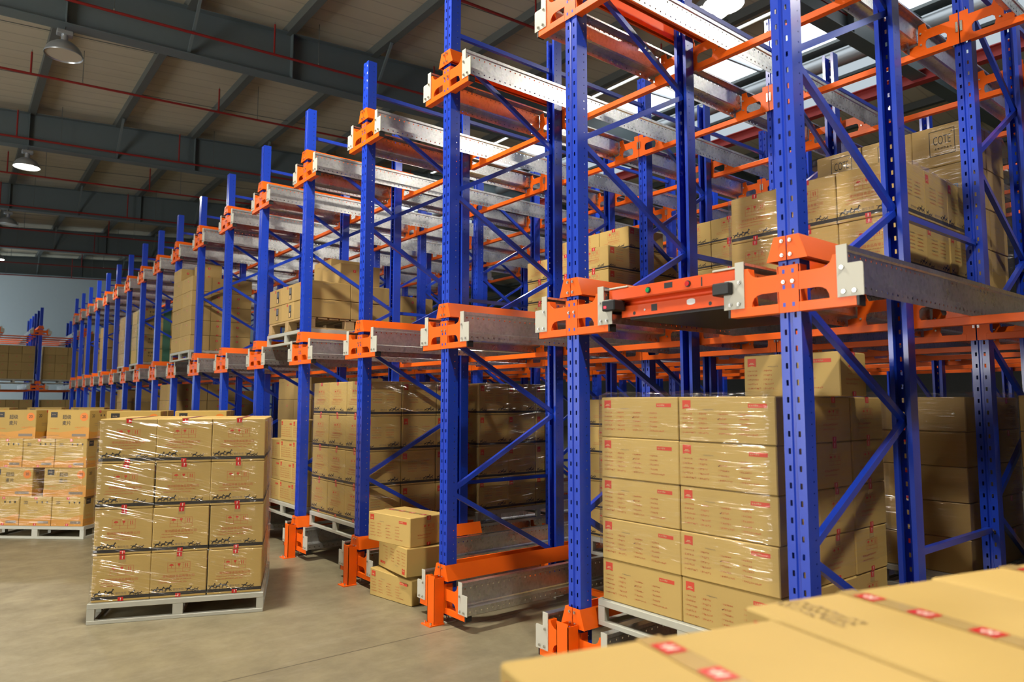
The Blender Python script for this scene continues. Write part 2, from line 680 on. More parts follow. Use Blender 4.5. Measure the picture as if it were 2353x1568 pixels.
# ---- guide rails
RAIL = {}
LMAX = {}


def rail_mesh(s, L):
    key = (s, L)
    if key not in RAIL:
        b = MB()
        path = [(s * .222, .245), (s * .222, .2545), (s * .2665, .2545), (s * .2665, .238), (s * .260, .230), (s * .260, .108), (s * .268, .098), (s * .322, .094), (s * .322, .044)]
        b.sheet(path, .003 * s, 0, L, 'yzx', 'galvanised_rail')
        RAIL[key] = b.mesh('guide_rail')
    return RAIL[key]


LN = ['ground level', 'middle level', 'top level']
for i in FRAMES:
    depth = 7.62 if i < 6 else (5.5 if i < 10 else 3.4)
    for L, z in enumerate(LEV):
        for s in (-1, 1):
            if i == -1 and s == -1:
                continue
            o = use('guide_rail', rail_mesh(s, round(depth - .005, 3)), None, (-.006, i * PITCH, z))
            side = 'left' if s > 0 else 'right'
            pos = ORD[i + 1] if i >= 0 else 'edge'
            tag(o, f'galvanised guide rail, {LN[L]}, {side} of {pos} upright line from right end' if i >= 0
                else f'galvanised guide rail, {LN[L]}, farthest right beside the edge',
                'guide rail', 'guide rails of the long pallet rack')

# ---- cross beams
_t = MB()
for s in (-1, 1):
    y0 = s * PITCH / 2
    A = [(y0 - s * p, q) for p, q in [(a, b) for a, b in [(.048, 0), (.048, .212), (.056, .212), (.056, .177), (.150, .177), (.172, .182), (.190, .195), (.200, .212), (.203, .228),
         (.250, .228), (.300, .07), (.300, .02), (.17, .04), (.165, .09), (.15, .105), (.09, .105), (.075, .09), (.075, .05), (.085, .04), (.16, .04), (.17, .02), (.17, .0)]]]
# simple arm with a window cut: built from strips


def arm_strips(b, s, yc):
    f = lambda p: yc - s * p

    def q(pts, x0=.002, x1=.007):
        b.prism([(f(p), z) for p, z in pts], x0, x1, 'yzx', 'orange_paint')
    q([(.004, .0), (.056, .0), (.056, .215), (.004, .215)])
    q([(.056, .112), (.19, .112), (.19, .178), (.056, .178)])
    q([(.19, .112), (.225, .09), (.225, .2), (.20, .2), (.19, .178)])
    q([(.20, .2), (.225, .2), (.25, .21), (.25, .228), (.205, .228)])
    q([(.225, .04), (.312, .04), (.312, .083), (.256, .088), (.25, .21), (.225, .2)])
    q([(.056, .04), (.085, .04), (.075, .06), (.075, .095), (.09, .112), (.056, .112)])
    q([(.19, .112), (.205, .1), (.21, .07), (.20, .04), (.225, .04), (.225, .09)])
    for zz in (.08, .16):
        b.tube((.002, f(.235), zz), (-.006, f(.235), zz), .007, 'bolt_zinc', 6)
        b.tube((.007, f(.235), zz), (.014, f(.235), zz), .007, 'bolt_zinc', 6)
    b.box(-.004, min(f(.006), f(.02)), .08, .0, max(f(.006), f(.02)), .15, 'bolt_zinc')


_b = MB()
_b.box(.0, -PITCH / 2 + .056, 0, .045, PITCH / 2 - .056, .043, 'orange_paint', .002)
ME_BEAM = _b.mesh('beam_tube')
ME_SARM = {}
for s in (-1, 1):
    _b = MB()
    arm_strips(_b, s, s * PITCH / 2)
    ME_SARM[s] = _b.mesh('support_arm')
for i in FRAMES[:-1]:
    for n in range(1, 8):
        if (i > 9 and n > 3) or (i > 5 and n > 5):
            continue
        for L, z in enumerate(LEV):
            o = use('cross_beam', ME_BEAM, None, (XS[n] + (.006 if n % 2 else -.051), (i + .5) * PITCH, z))
            for s in (-1, 1):
                use('support_arm', ME_SARM[s], o)
            lane = f'{ORD[i + 1]} lane from the right end' if i >= 0 else 'lane beyond the right end'
            tag(o, f'orange cross beam, {LN[L]}, {ORD[n]} post row behind the front, {lane}', 'cross beam', 'cross beams of the long pallet rack')

# ------------------------------------------------------------------ text and print
_TX = {}


def text_geo(s):
    if s not in _TX:
        c = bpy.data.curves.new('t', 'FONT')
        c.body = s
        c.offset = .012 if s in ('20', '1', '超级', '麦片') else .0
        o = bpy.data.objects.new('t', c)
        C.objects.link(o)
        dg = bpy.context.evaluated_depsgraph_get()
        me = bpy.data.meshes.new_from_object(o.evaluated_get(dg))
        v = [(p.co.x, p.co.y) for p in me.vertices]
        f = [tuple(p.vertices) for p in me.polygons]
        bpy.data.objects.remove(o)
        bpy.data.curves.remove(c)
        bpy.data.meshes.remove(me)
        xs = [a for a, b in v]
        ys = [b for a, b in v]
        x0, x1, y0, y1 = min(xs), max(xs), min(ys), max(ys)
        v = [((a - x0) / (y1 - y0), (b - y0) / (y1 - y0)) for a, b in v]
        _TX[s] = (v, f, (x1 - x0) / (y1 - y0))
    return _TX[s]


class Face:
    """a printable face: (u right, v up) in metres from the lower left corner"""

    def __init__(s, mb, o, u, v, w, h, lift=.0007):
        s.b, s.o, s.u, s.v, s.w, s.h = mb, Vector(o), Vector(u), Vector(v), w, h
        s.n = s.u.cross(s.v)
        s.l = lift

    def P(s, a, b, k=1):
        return s.o + s.u * a + s.v * b + s.n * s.l * k

    def poly(s, pts, mat, k=1):
        s.b.add([s.P(a, b, k) for a, b in pts], [tuple(range(len(pts)))], mat)

    def rect(s, a0, b0, a1, b1, mat, k=1):
        s.poly([(a0, b0), (a1, b0), (a1, b1), (a0, b1)], mat, k)

    def outline(s, a0, b0, a1, b1, t, mat, k=1):
        s.rect(a0, b0, a1, b0 + t, mat, k)
        s.rect(a0, b1 - t, a1, b1, mat, k)
        s.rect(a0, b0 + t, a0 + t, b1 - t, mat, k)
        s.rect(a1 - t, b0 + t, a1, b1 - t, mat, k)

    def text(s, st, a, b, h, mat, align='l', k=1, wmax=None):
        v, f, r = text_geo(st)
        sx = h
        if wmax and r * h > wmax:
            sx = wmax / r
        w = r * sx
        a0 = a - (w / 2 if align == 'c' else 0)
        s.b.add([s.P(a0 + x * sx, b + y * h, k) for x, y in v], f, mat)

    def glyphs(s, a, b, n, h, mat, rng, k=1):
        """a run of n small unreadable characters, each a few strokes"""
        w = h * .92
        for i in range(n):
            x = a + i * w * 1.08
            t = h * .14
            for q in range(rng.choice((2, 3))):
                yy = b + h * rng.uniform(.0, .86)
                x0 = x + w * rng.uniform(0, .25)
                s.rect(x0, yy, x + w * rng.uniform(.7, .95), yy + t, mat, k)
            for q in range(rng.choice((1, 2))):
                xx = x + w * rng.uniform(.05, .8)
                s.rect(xx, b + h * rng.uniform(0, .3), xx + t, b + h * rng.uniform(.7, 1), mat, k)

    def ribbon(s, a, b, w, h, mat='ink_red'):
        s.poly([(a, b), (a + w * .5, b + h * .12), (a + w, b), (a + w, b + h), (a, b + h)], mat)
        s.rect(a + w * .18, b + h * .30, a + w * .82, b + h * .36, 'ink_tan', 2)
        s.rect(a + w * .3, b + h * .42, a + w * .7, b + h * .5, 'ink_tan', 2)

    def pill(s, a, b, w, h, rng):
        s.rect(a, b, a + w, b + h, 'ink_red')
        s.glyphs(a + h * .25, b + h * .22, int(w / h / .75) - 1, h * .55, 'ink_tan', rng, 2)

    def seal(s, a, b, w, h):
        s.rect(a - w / 2, b, a + w / 2, b + h, 'seal_red', 2)
        s.poly([(a - w * .05, b + h * .15), (a + w * .03, b + h * .12), (a + w * .14, b + h * .8), (a - w * .05, b + h * .85)], 'seal_white', 3)

    def icons(s, a, b, w, mat='ink_pale_red'):
        """umbrella, glass and arrows in a thin frame centred on a"""
        h = w * .45
        a0 = a - w / 2
        t = w * .012
        s.outline(a0, b, a0 + w, b + h, t, mat)
        s.rect(a0, b + h * .36, a0 + w, b + h * .36 + t, mat)
        for q in (1, 2):
            s.rect(a0 + w * q / 3, b, a0 + w * q / 3 + t, b + h, mat)
        c = a0 + w / 6
        s.poly([(c - w * .1, b + h * .66), (c + w * .1, b + h * .66), (c + w * .075, b + h * .80), (c, b + h * .88), (c - w * .075, b + h * .80)], 'ink_red')
        s.rect(c - t, b + h * .45, c + t, b + h * .66, mat)
        c = a0 + w / 2
        s.poly([(c - w * .065, b + h * .88), (c + w * .065, b + h * .88), (c + w * .055, b + h * .72), (c, b + h * .60), (c - w * .055, b + h * .72)][::-1], 'ink_red')
        s.rect(c - t, b + h * .45, c + t, b + h * .62, mat)
        for d in (-.045, .045):
            c = a0 + w * 5 / 6 + d * w
            s.rect(c - w * .014, b + h * .46, c + w * .014, b + h * .86, 'ink_red')

    def horses(s, a, b, h, n, rng):
        """a running group of small horse silhouettes"""
        parts = [[(.25, .45), (.35, .62), (.6, .66), (.85, .62), (.95, .5), (.85, .4), (.5, .38), (.3, .4)][::-1],
                 [(.78, .6), (.98, .92), (1.1, .88), (.97, .5)][::-1], [(.98, .95), (1.1, .97), (1.27, .78), (1.21, .73), (1.06, .82)][::-1],
                 [(.85, .46), (.95, .44), (1.27, .24), (1.23, .18), (.88, .36)][::-1], [(.78, .42), (.87, .4), (1.02, .1), (.95, .07)][::-1],
                 [(.28, .52), (.42, .42), (.08, .10), (.02, .15)], [(.38, .44), (.48, .39), (.26, .03), (.19, .06)],
                 [(.28, .6), (.26, .5), (-.12, .58), (-.06, .68)]]
        x = a
        for i in range(n):
            k = rng.uniform(.55, 1.1) * h
            lift = rng.uniform(-.1, .12) * h
            for pts in parts:
                s.poly([(x + p * k * .8, b + lift + q * k) for p, q in pts], 'ink_black')
            x += k * rng.uniform(.75, 1.0)


# ------------------------------------------------------------------ cartons
CART = {}


def carton(kind, dx, dy, h, variant=0):
    """carton centred on x,y, standing on z=0; printed front is -x, printed side is -y"""
    key = (kind, dx, dy, h, variant)
    if key in CART:
        return CART[key]
    rng = random.Random(hash((kind, dx, dy, variant)) & 0xffff if False else sum(map(ord, kind)) + variant * 31)
    base = {'cereal': 'carton_yellow', 'plain': 'carton_brown', 'seal': 'carton_brown', 'cote': 'carton_brown', 'label': 'carton_brown', 'green': 'carton'}.get(kind, 'carton')
    b = MB()
    b.box(-dx / 2, -dy / 2, .0015, dx / 2, dy / 2, h - .0015, base, .005)
    F = Face(b, (-dx / 2, dy / 2, 0), (0, -1, 0), (0, 0, 1), dy, h)
    S = Face(b, (-dx / 2, -dy / 2, 0), (1, 0, 0), (0, 0, 1), dx, h)
    T = Face(b, (-dx / 2, -dy / 2, h - .0015), (1, 0, 0), (0, 1, 0), dx, dy)

    def endprint(f, horses=True):
        c = f.w / 2
        f.icons(c, f.h * .56, min(.155, f.w * .42))
        f.text('常州超级食品有限公司', c, f.h * .44, f.h * .062, 'ink_pale_red', 'c', wmax=f.w * .64)
        f.glyphs(f.w * .16, f.h * .385, int(f.w * .66 / (f.h * .034)), f.h * .030, 'ink_pale_red', rng)
        f.glyphs(f.w * .14, f.h * .325, int(f.w * .60 / (f.h * .034)), f.h * .030, 'ink_pale_red', rng)
        if horses:
            hz(f)

    def hz(f):
        f.rect(.0, f.h * .055, f.w, f.h * .125, 'ink_black')
        n = max(3, int(f.w / .12))
        f.horses(f.w * .03, f.h * .115, f.h * .15, n, rng)
        f.horses(f.w * .64, f.h * .115, f.h * .15, n, rng)
        f.text('餐饮专用', f.w * .5, f.h * .15, f.h * .052, 'ink_grey', 'c')

    def ledger(f, pill=True, nrow=5):
        f.ribbon(f.w * .045, f.h * .72, .052 * f.w / .555 if f.w > .5 else .042, f.h * .20)
        if pill:
            f.pill(f.w * .74, f.h * .76, f.w * .18, f.h * .085, rng)
            f.glyphs(f.w * .27, f.h * .70, 9, f.h * .03, 'ink_grey', rng)
        cols = (.05, .23, .44, .66)
        for r in range(nrow):
            for q, cx in enumerate(cols):
                n = [5, 4, 5, 4][q] + r // 2 + rng.choice((0, 1, 1))
                if q == 3 and r == nrow - 1:
                    n += 4
                hh = f.h * .042
                f.rect(f.w * cx - hh * .6, f.h * (.60 - .105 * r), f.w * cx - hh * .5, f.h * (.60 - .105 * r) + hh, 'ink_pale_red')
                f.glyphs(f.w * cx, f.h * (.60 - .105 * r), min(n, int(f.w * .2 / (hh * .99)) + (3 if q == 3 else 0)), hh, 'ink_pale_red', rng)
        f.poly([(f.w * .425, f.h * .505), (f.w * .435, f.h * .49), (f.w * .455, f.h * .545), (f.w * .437, f.h * .51)], 'ink_black')

    if kind == 'ledger':
        ledger(F)
        c = S.w / 2
        S.icons(c, S.h * .5, .12)
        S.glyphs(S.w * .2, S.h * .36, 13, S.h * .05, 'ink_pale_red', rng)
        S.glyphs(S.w * .2, S.h * .27, 16, S.h * .035, 'ink_pale_red', rng)
        S.seal(c, S.h * .86, .036, S.h * .14)
        S.seal(c, S.h * .0 + .002, .036, S.h * .11)
    elif kind == 'horse':
        endprint(F)
        F.seal(F.w / 2, F.h * .90, .036, .032)
        F.seal(F.w / 2, .003, .036, .028)
        S.ribbon(S.w * .05, S.h * .74, .045, S.h * .18)
        for r in range(5):
            for cx, n in ((.20, 9), (.58, 8)):
                S.glyphs(S.w * cx, S.h * (.66 - .07 * r), n, S.h * .033, 'ink_pale_red' if (r + n) % 3 else 'ink_grey', rng)
        hz(S)
    elif kind == 'horselong':
        endprint(F)
        F.seal(F.w / 2, F.h * .86, .04, .034)
        F.seal(F.w / 2, .003, .04, .026)
        S.ribbon(S.w * .05, S.h * .66, .055, S.h * .27)
        for r in range(6):
            for cx, n in ((.20, 10), (.55, 9)):
                S.glyphs(S.w * cx, S.h * (.84 - .09 * r), n, S.h * .045, 'ink_pale_red' if (r * n) % 4 else 'ink_grey', rng)
        hz(S)
    elif kind == 'cereal':
        for f in (F, S):
            f.poly([(0, 0), (f.w, 0), (f.w, f.h * .40), (f.w * .8, f.h * .36), (f.w * .6, f.h * .27), (f.w * .3, f.h * .22), (0, f.h * .25)], 'ink_amber')
            f.rect(f.w * .60, f.h * .08, f.w * .93, f.h * .17, 'ink_grey', 2)
        L, E = (F, S) if variant == 0 else (S, F)
        L.text('超级', L.w * .36, L.h * .68, L.h * .155, 'ink_black')
        L.text('麦片', L.w * .36, L.h * .47, L.h * .155, 'ink_black')
        L.poly([(L.w * .87 + .05 * math.cos(t * PI / 8), L.h * .76 + .05 * math.sin(t * PI / 8)) for t in range(16)], 'ink_orange')
        L.text('20', L.w * .87, L.h * .72, L.h * .10, 'ink_black', 'c', 2)
        L.rect(L.w * .08, L.h * .74, L.w * .24, L.h * .93, 'ink_black')
        L.glyphs(L.w * .11, L.h * .82, 3, L.h * .045, 'ink_tan', rng, 2)
        L.glyphs(L.w * .08, L.h * .33, 8, L.h * .04, 'ink_orange', rng, 2)
        L.glyphs(L.w * .66, L.h * .36, 6, L.h * .07, 'ink_orange', rng, 2)
        L.glyphs(L.w * .06, L.h * .1, 12, L.h * .03, 'ink_grey', rng, 2)
        E.text('20', E.w * .12, E.h * .74, E.h * .11, 'ink_black')
        for q, cx in enumerate((.52, .68, .84)):
            E.rect(E.w * cx, E.h * .78, E.w * (cx + .05), E.h * .84, 'ink_black')
            E.rect(E.w * (cx + .02), E.h * .74, E.w * (cx + .03), E.h * .78, 'ink_black')
        E.glyphs(E.w * .25, E.h * .5, 10, E.h * .04, 'ink_grey', rng)
        E.glyphs(E.w * .25, E.h * .44, 9, E.h * .03, 'ink_grey', rng)
        E.seal(E.w * .5, E.h * .9, .035, .03)
        E.seal(E.w * .5, .003, .035, .025)
    elif kind == 'seal':
        F.seal(F.w * .5, F.h * .66, .045, .04)
        F.seal(F.w * .5, .002, .045, .02)
        if variant == 1:
            F.rect(F.w * .14, F.h * .38, F.w * .14 + .075, F.h * .95, 'sticker')
            F.rect(F.w * .14 + .012, F.h * .45, F.w * .14 + .03, F.h * .9, 'ink_amber', 2)
            F.rect(F.w * .14 + .042, F.h * .70, F.w * .14 + .066, F.h * .9, 'ink_grey', 2)
            F.rect(F.w * .14 + .042, F.h * .45, F.w * .14 + .066, F.h * .55, 'white_plastic', 2)
        F.glyphs(F.w * .4, F.h * .86, 10, .012, 'ink_grey', rng)
        S.seal(S.w * .5, S.h * .8, .045, .04)
    elif kind == 'label':
        F.seal(F.w * .5, F.h * .8, .03, .03)
        F.rect(F.w * .62, F.h * .15, F.w * .62 + .075, F.h * .85, 'ink_black')
        F.rect(F.w * .62 + .01, F.h * .5, F.w * .62 + .065, F.h * .82, 'silver_label', 2)
        F.rect(F.w * .62 + .012, F.h * .18, F.w * .62 + .05, F.h * .42, 'ink_tan', 2)
        S.glyphs(S.w * .35, S.h * .82, 10, .014, 'ink_grey', rng)
    elif kind == 'plain':
        F.seal(F.w * .6, F.h * .65, .03, .028)
        F.glyphs(F.w * .2, F.h * .8, 6, .014, 'ink_grey', rng)
        S.seal(S.w * .35, S.h * .6, .032, .03)
        S.seal(S.w * .35, .003, .03, .02)
    elif kind == 'cote' and variant == 0:
        c = F.w * .56
        F.outline(c - .085, F.h * .26, c + .085, F.h * .88, .005, 'ink_black')
        F.text('COTE', c, F.h * .53, F.h * .21, 'ink_black', 'c', wmax=.115)
        F.glyphs(c - .052, F.h * .40, 6, F.h * .065, 'ink_black', rng)
        F.rect(c + .06, F.h * .78, c + .072, F.h * .80, 'ink_black')
        S.glyphs(S.w * .2, S.h * .6, 8, .014, 'ink_grey', rng)
    elif kind == 'cote':
        for r in range(5):
            F.glyphs(F.w * .12, F.h * (.7 - .1 * r), 5, F.h * .045, 'ink_grey', rng)
            F.glyphs(F.w * .35, F.h * (.55 - .09 * r), 7, F.h * .04, 'ink_grey', rng)
        F.outline(F.w * .66, F.h * .3, F.w * .8, F.h * .5, .006, 'ink_blue')
        F.rect(F.w * .69, F.h * .34, F.w * .77, F.h * .46, 'ink_blue')
    elif kind == 'green':
        S.rect(S.w * .72, 0, S.w, S.h, 'ink_green')
        S.rect(0, S.h * .0, S.w * .72, S.h * .03, 'ink_green')
        S.glyphs(S.w * .2, S.h * .62, 4, S.h * .17, 'ink_black', rng)
        S.glyphs(S.w * .2, S.h * .38, 5, S.h * .14, 'ink_black', rng)
        S.ribbon(S.w * .08, S.h * .8, .03, S.h * .13)
        F.rect(0, 0, F.w * .1, F.h, 'ink_green')
        F.seal(F.w * .5, F.h * .5, .03, .025)
    me = b.mesh('carton')
    CART[key] = me
    return me


TAPE = {}


def tape_mesh(dx, dy, h, along):
    key = (dx, dy, h, along)
    if key not in TAPE:
        b = MB()
        w = .024
        t = .0012
        if along == 'x':
            b.box(-dx / 2 - t, -w, h - .055, -dx / 2 - .0002, w, h + t, 'tape')
            b.box(dx / 2 + .0002, -w, h - .055, dx / 2 + t, w, h + t, 'tape')
            b.box(-dx / 2 - t, -w, h - .0012, dx / 2 + t, w, h + t, 'tape')
            n = max(2, int(dx / .115))
            for i in range(n):
                c = -dx / 2 + (i + .5) * dx / n
                b.add([(c - .026, -.019, h + .002), (c + .026, -.019, h + .002), (c + .026, .019, h + .002), (c - .026, .019, h + .002)], [(0, 1, 2, 3)], 'seal_red')
                for dd in (-.012, .004):
                    b.add([(c + dd, -.012, h + .0026), (c + dd + .005, -.012, h + .0026), (c + dd + .012, .012, h + .0026), (c + dd + .007, .012, h + .0026)], [(0, 1, 2, 3)], 'seal_white')
        else:
            b.box(-w, -dy / 2 - t, h - .055, w, -dy / 2 - .0002, h + t, 'tape')
            b.box(-w, dy / 2 + .0002, h - .055, w, dy / 2 + t, h + t, 'tape')
            b.box(-w, -dy / 2 - t, h - .0012, w, dy / 2 + t, h + t, 'tape')
            n = max(2, int(dy / .115))
            for i in range(n):
                c = -dy / 2 + (i + .5) * dy / n
                b.add([(-.021, c - .024, h + .002), (.021, c - .024, h + .002), (.021, c + .024, h + .002), (-.021, c + .024, h + .002)], [(0, 1, 2, 3)], 'seal_red')
                for dd in (-.010, .003):
                    b.add([(-.012, c + dd, h + .0026), (.012, c + dd - .004, h + .0026), (.012, c + dd + .002, h + .0026), (-.012, c + dd + .006, h + .0026)], [(0, 1, 2, 3)], 'seal_white')
                b.add([(-.002, c - .014, h + .0026), (.003, c - .014, h + .0026), (.003, c + .014, h + .0026), (-.002, c + .014, h + .0026)], [(0, 1, 2, 3)], 'seal_white')
        TAPE[key] = b.mesh('packing_tape')
    return TAPE[key]


KNAME = {'ledger': 'checklist_carton', 'horse': 'horse_print_carton', 'horselong': 'banded_carton', 'cereal': 'cereal_carton', 'seal': 'sealed_carton',
         'cote': 'logo_carton', 'label': 'labelled_carton', 'green': 'green_carton', 'plain': 'plain_carton'}


def put_carton(kind, dims, x, y, z, yaw, label, group, variant=0, tape=None):
    o = use(KNAME[kind], carton(kind, *dims, variant), None, (x, y, z), yaw)
    tag(o, label, 'box', group)
    if tape:
        use('packing_tape', tape_mesh(*dims, tape), o)
    return o


# ------------------------------------------------------------------ pallets
def steel_pallet(x, y, z, label, yaw=0., W=1.2, D=1.1, H=.15):
    """origin = centre of the footprint; front is -x"""
    t = empty('steel_pallet', (x, y, z), yaw)
    tag(t, label, 'pallet', 'painted steel pallets')
    if 'ep' not in _brc:
        b = MB()
        b.box(-.02, -W / 2, H - .042, .02, W / 2, H - .004, 'pallet_paint', .003)
        b.box(-.02, -W / 2, 0, .02, W / 2, .028, 'pallet_paint', .003)
        for yy, w in ((-W / 2 + .025, .05), (0, .07), (W / 2 - .025, .05)):
            b.box(-.018, yy - w / 2, .028, .018, yy + w / 2, H - .042, 'pallet_paint')
        _brc['ep'] = b.mesh('end_frame')
        b = MB()
        b.box(-D / 2 + .02, -.02, H - .042, D / 2 - .02, .02, H - .004, 'pallet_paint')
        b.box(-D / 2 + .02, -.02, 0, D / 2 - .02, .02, .026, 'pallet_paint')
        for xx in (-D / 4, D / 4):
            b.box(xx - .025, -.018, .026, xx + .025, .018, H - .042, 'pallet_paint')
        _brc['st'] = b.mesh('stringer')
        b = MB()
        n = 9
        for i in range(n):
            c = -D / 2 + (i + .5) * D / n
            b.box(c - D / n * .38, -W / 2 + .004, H - .004, c + D / n * .38, W / 2 - .004, H, 'pallet_paint')
        b.box(-D / 2 + .03, -W / 2 + .03, H - .009, D / 2 - .03, W / 2 - .03, H - .0045, 'pallet_paint')
        _brc['dk'] = b.mesh('deck')
    for xx in (-D / 2 + .02, D / 2 - .02):
        use('end_frame', _brc['ep'], t, (xx, 0, 0))
    for yy in (-W / 2 + .02, 0, W / 2 - .02):
        use('stringer', _brc['st'], t, (0, yy, 0))
    use('deck', _brc['dk'], t)
    return t


def wood_pallet(x, y, z, label, W=1.15, D=1.05, H=.13):
    t = empty('wooden_pallet', (x, y, z))
    tag(t, label, 'pallet')
    b = MB()
    for i in range(8):
        c = -D / 2 + (i + .5) * D / 8
        b.box(c - .055, -W / 2, H - .018, c + .055, W / 2, H, 'wood', .002)
    b.build('deck_boards', t)
    for yy in (-W / 2 + .05, 0, W / 2 - .05):
        b = MB()
        for xx in (-D / 2 + .06, 0, D / 2 - .06):
            b.box(xx - .055, yy - .045, .018, xx + .055, yy + .045, H - .018, 'wood', .003)
        b.box(-D / 2, yy - .045, 0, D / 2, yy + .045, .018, 'wood')
        b.build('bearer', t)
    return t


# ------------------------------------------------------------------ stretch wrap
def wrap(x0, x1, y0, y1, z0, z1, label, cx=None, yaw=0., seed=1, loose=.006, topin=.05):
    """film around a load; coordinates in the load's own frame whose origin is cx"""
    rng = random.Random(seed)
    g = .009
    x0 -= g
    x1 += g
    y0 -= g
    y1 += g
    ring = []
    per = [(x0, y0, x1, y0, 0, -1), (x1, y0, x1, y1, 1, 0), (x1, y1, x0, y1, 0, 1), (x0, y1, x0, y0, -1, 0)]
    for ax, ay, bx, by, nx, ny in per:
        L = math.hypot(bx - ax, by - ay)
        n = max(4, int(L / .07))
        for i in range(n):
            t = i / n
            ring.append((ax + (bx - ax) * t, ay + (by - ay) * t, nx if i else 0, ny if i else 0))
    nr = len(ring)
    nz = max(6, int((z1 - z0) / .055))
    V = []
    for k in range(nz + 1):
        z = z0 + (z1 - z0) * k / nz
        band = rng.uniform(0, loose * .5)
        for (px, py, nx, ny) in ring:
            d = band + rng.random() ** 2 * loose
            zz = z + (rng.uniform(-.012, .012) if k in (0, nz) else rng.uniform(-.004, .004))
            V.append((px + nx * d, py + ny * d, zz))
    F = []
    for k in range(nz):
        for i in range(nr):
            j = (i + 1) % nr
            F.append((k * nr + i, k * nr + j, (k + 1) * nr + j, (k + 1) * nr + i))
    if topin:
        o = len(V)
        mx, my = (x0 + x1) / 2, (y0 + y1) / 2
        for (px, py, nx, ny) in ring:
            q = topin * rng.uniform(.6, 1.3)
            dx, dy = mx - px, my - py
            L = math.hypot(dx, dy)
            V.append((px + dx / L * q, py + dy / L * q, z1 + .012 + rng.uniform(0, .012)))
        for i in range(nr):
            j = (i + 1) % nr
            F.append((nz * nr + i, nz * nr + j, o + j, o + i))
    b = MB()
    b.add(V, F, 'stretch_film', True)
    o = b.build('stretch_wrap', None, cx or (0, 0, 0), yaw)
    tag(o, label, 'stretch film', 'clear film wraps around pallet loads')
    return o


TIER = {1: ['only tier'], 2: ['bottom tier', 'top tier'], 3: ['bottom tier', 'middle tier', 'top tier'],
        4: ['bottom tier', 'second tier', 'third tier', 'top tier'], 5: ['bottom tier', 'second tier', 'middle tier', 'fourth tier', 'top tier'],
        6: ['bottom tier', 'second tier', 'third tier', 'fourth tier', 'fifth tier', 'top tier']}


def colname(c, n):
    if n == 1:
        return ''
    if n == 2:
        return ('left', 'right')[c]
    if n == 3:
        return ('left', 'middle', 'right')[c]
    return ('far left', 'mid-left', 'mid-right', 'far right')[c]


def load(where, kind, origin, yaw, cols, rows, h, depths, desc, heights=None, tape=None, variants=(0,), skip=(), setback=None, jit=.004, hide_core=True):
    """boxes on a pallet. origin: local (0,0) at the front right... front plane x=0, y runs from left(+) to right(-) from y=cols sum/2.
    cols: widths left to right; depths: depth sizes front to back."""
    rng = random.Random(len(where) * 7 + rows)
    ca, sa = math.cos(yaw), math.sin(yaw)
    tot = sum(cols)
    for r in range(rows):
        y = tot / 2
        for c, w in enumerate(cols):
            if heights and r >= heights[c]:
                y -= w
                continue
            x = 0.
            for d, dp in enumerate(depths):
                inner = d > 0 and 0 < c < len(cols) - 1 and r < rows - 1 and (not heights or r < min(heights) - 1)
                core = d > 0 and c < len(cols) - 1 and ((r < rows - 1 and (not heights or r < min(heights) - 1)) or origin[2] + rows * h > 1.6)
                if (r, c, d) in skip or (hide_core and core):
                    x += dp
                    continue
                sb = (setback or {}).get((r, c), 0.)
                lx = x + dp / 2 + sb + rng.uniform(-jit, jit)
                ly = y - w / 2 + rng.uniform(-jit, jit)
                row = ['front', 'second row back', 'third row back', 'fourth row back'][d]
                cn = colname(c, len(cols))
                lab = f'{desc}, {TIER[rows][r]}, {cn + " " if cn else ""}{row if len(depths) > 1 else ""}, {where}'.replace(' ,', ',').replace(', ,', ',')
                put_carton(kind, (dp - .006, w - .006, h), origin[0] + ca * lx - sa * ly, origin[1] + sa * lx + ca * ly,
                           origin[2] + r * h, yaw + rng.uniform(-.004, .004), lab, f'{desc}s {where}',
                           variants[(r if kind == 'cote' else r + c) % len(variants)], tape)
                x += dp
            y -= w


LY = lambda k: (k + .5) * PITCH
ZG, ZM = LEV[0] + RT, LEV[1] + RT
PH = .15

# --- P1 free standing pallet
a = Vector((-2.054, 4.317))
b_ = Vector((-.935, 3.866))
e = (b_ - a).normalized()              # left -> right along the front
yaw1 = math.atan2(-e.x, e.y) + PI      # local -y is e  ->  local x points away from the camera
nx = Vector((-e.y, e.x))
if nx.y < 0:
    nx = -nx
yaw1 = math.atan2(nx.y, nx.x)
mid = (a + b_) / 2
pc = mid + nx * .55
steel_pallet(pc.x, pc.y, 0, 'grey steel pallet standing alone on the floor in the aisle', yaw1)
load('on the pallet standing alone', 'horse', (mid.x + nx.x * .012, mid.y + nx.y * .012, PH), yaw1, [.389, .389, .389], 4, .331, [.36, .36, .36],
     'tan horse-printed carton', tape='x')
wrap(.012, 1.09, -.583, .583, PH + .02, PH + 1.30, 'clear stretch film around the load standing alone in the aisle', (mid.x, mid.y, 0), yaw1, 5, .008)

# --- P2 cereal pallet on the left and more behind it
pr = Vector((-1.594, 7.998))
e2 = Vector((e.x, e.y))
e2 = Vector((math.cos(math.radians(-30)), math.sin(math.radians(-30))))
n2 = Vector((-e2.y, e2.x))
yaw2 = math.atan2(n2.y, n2.x)


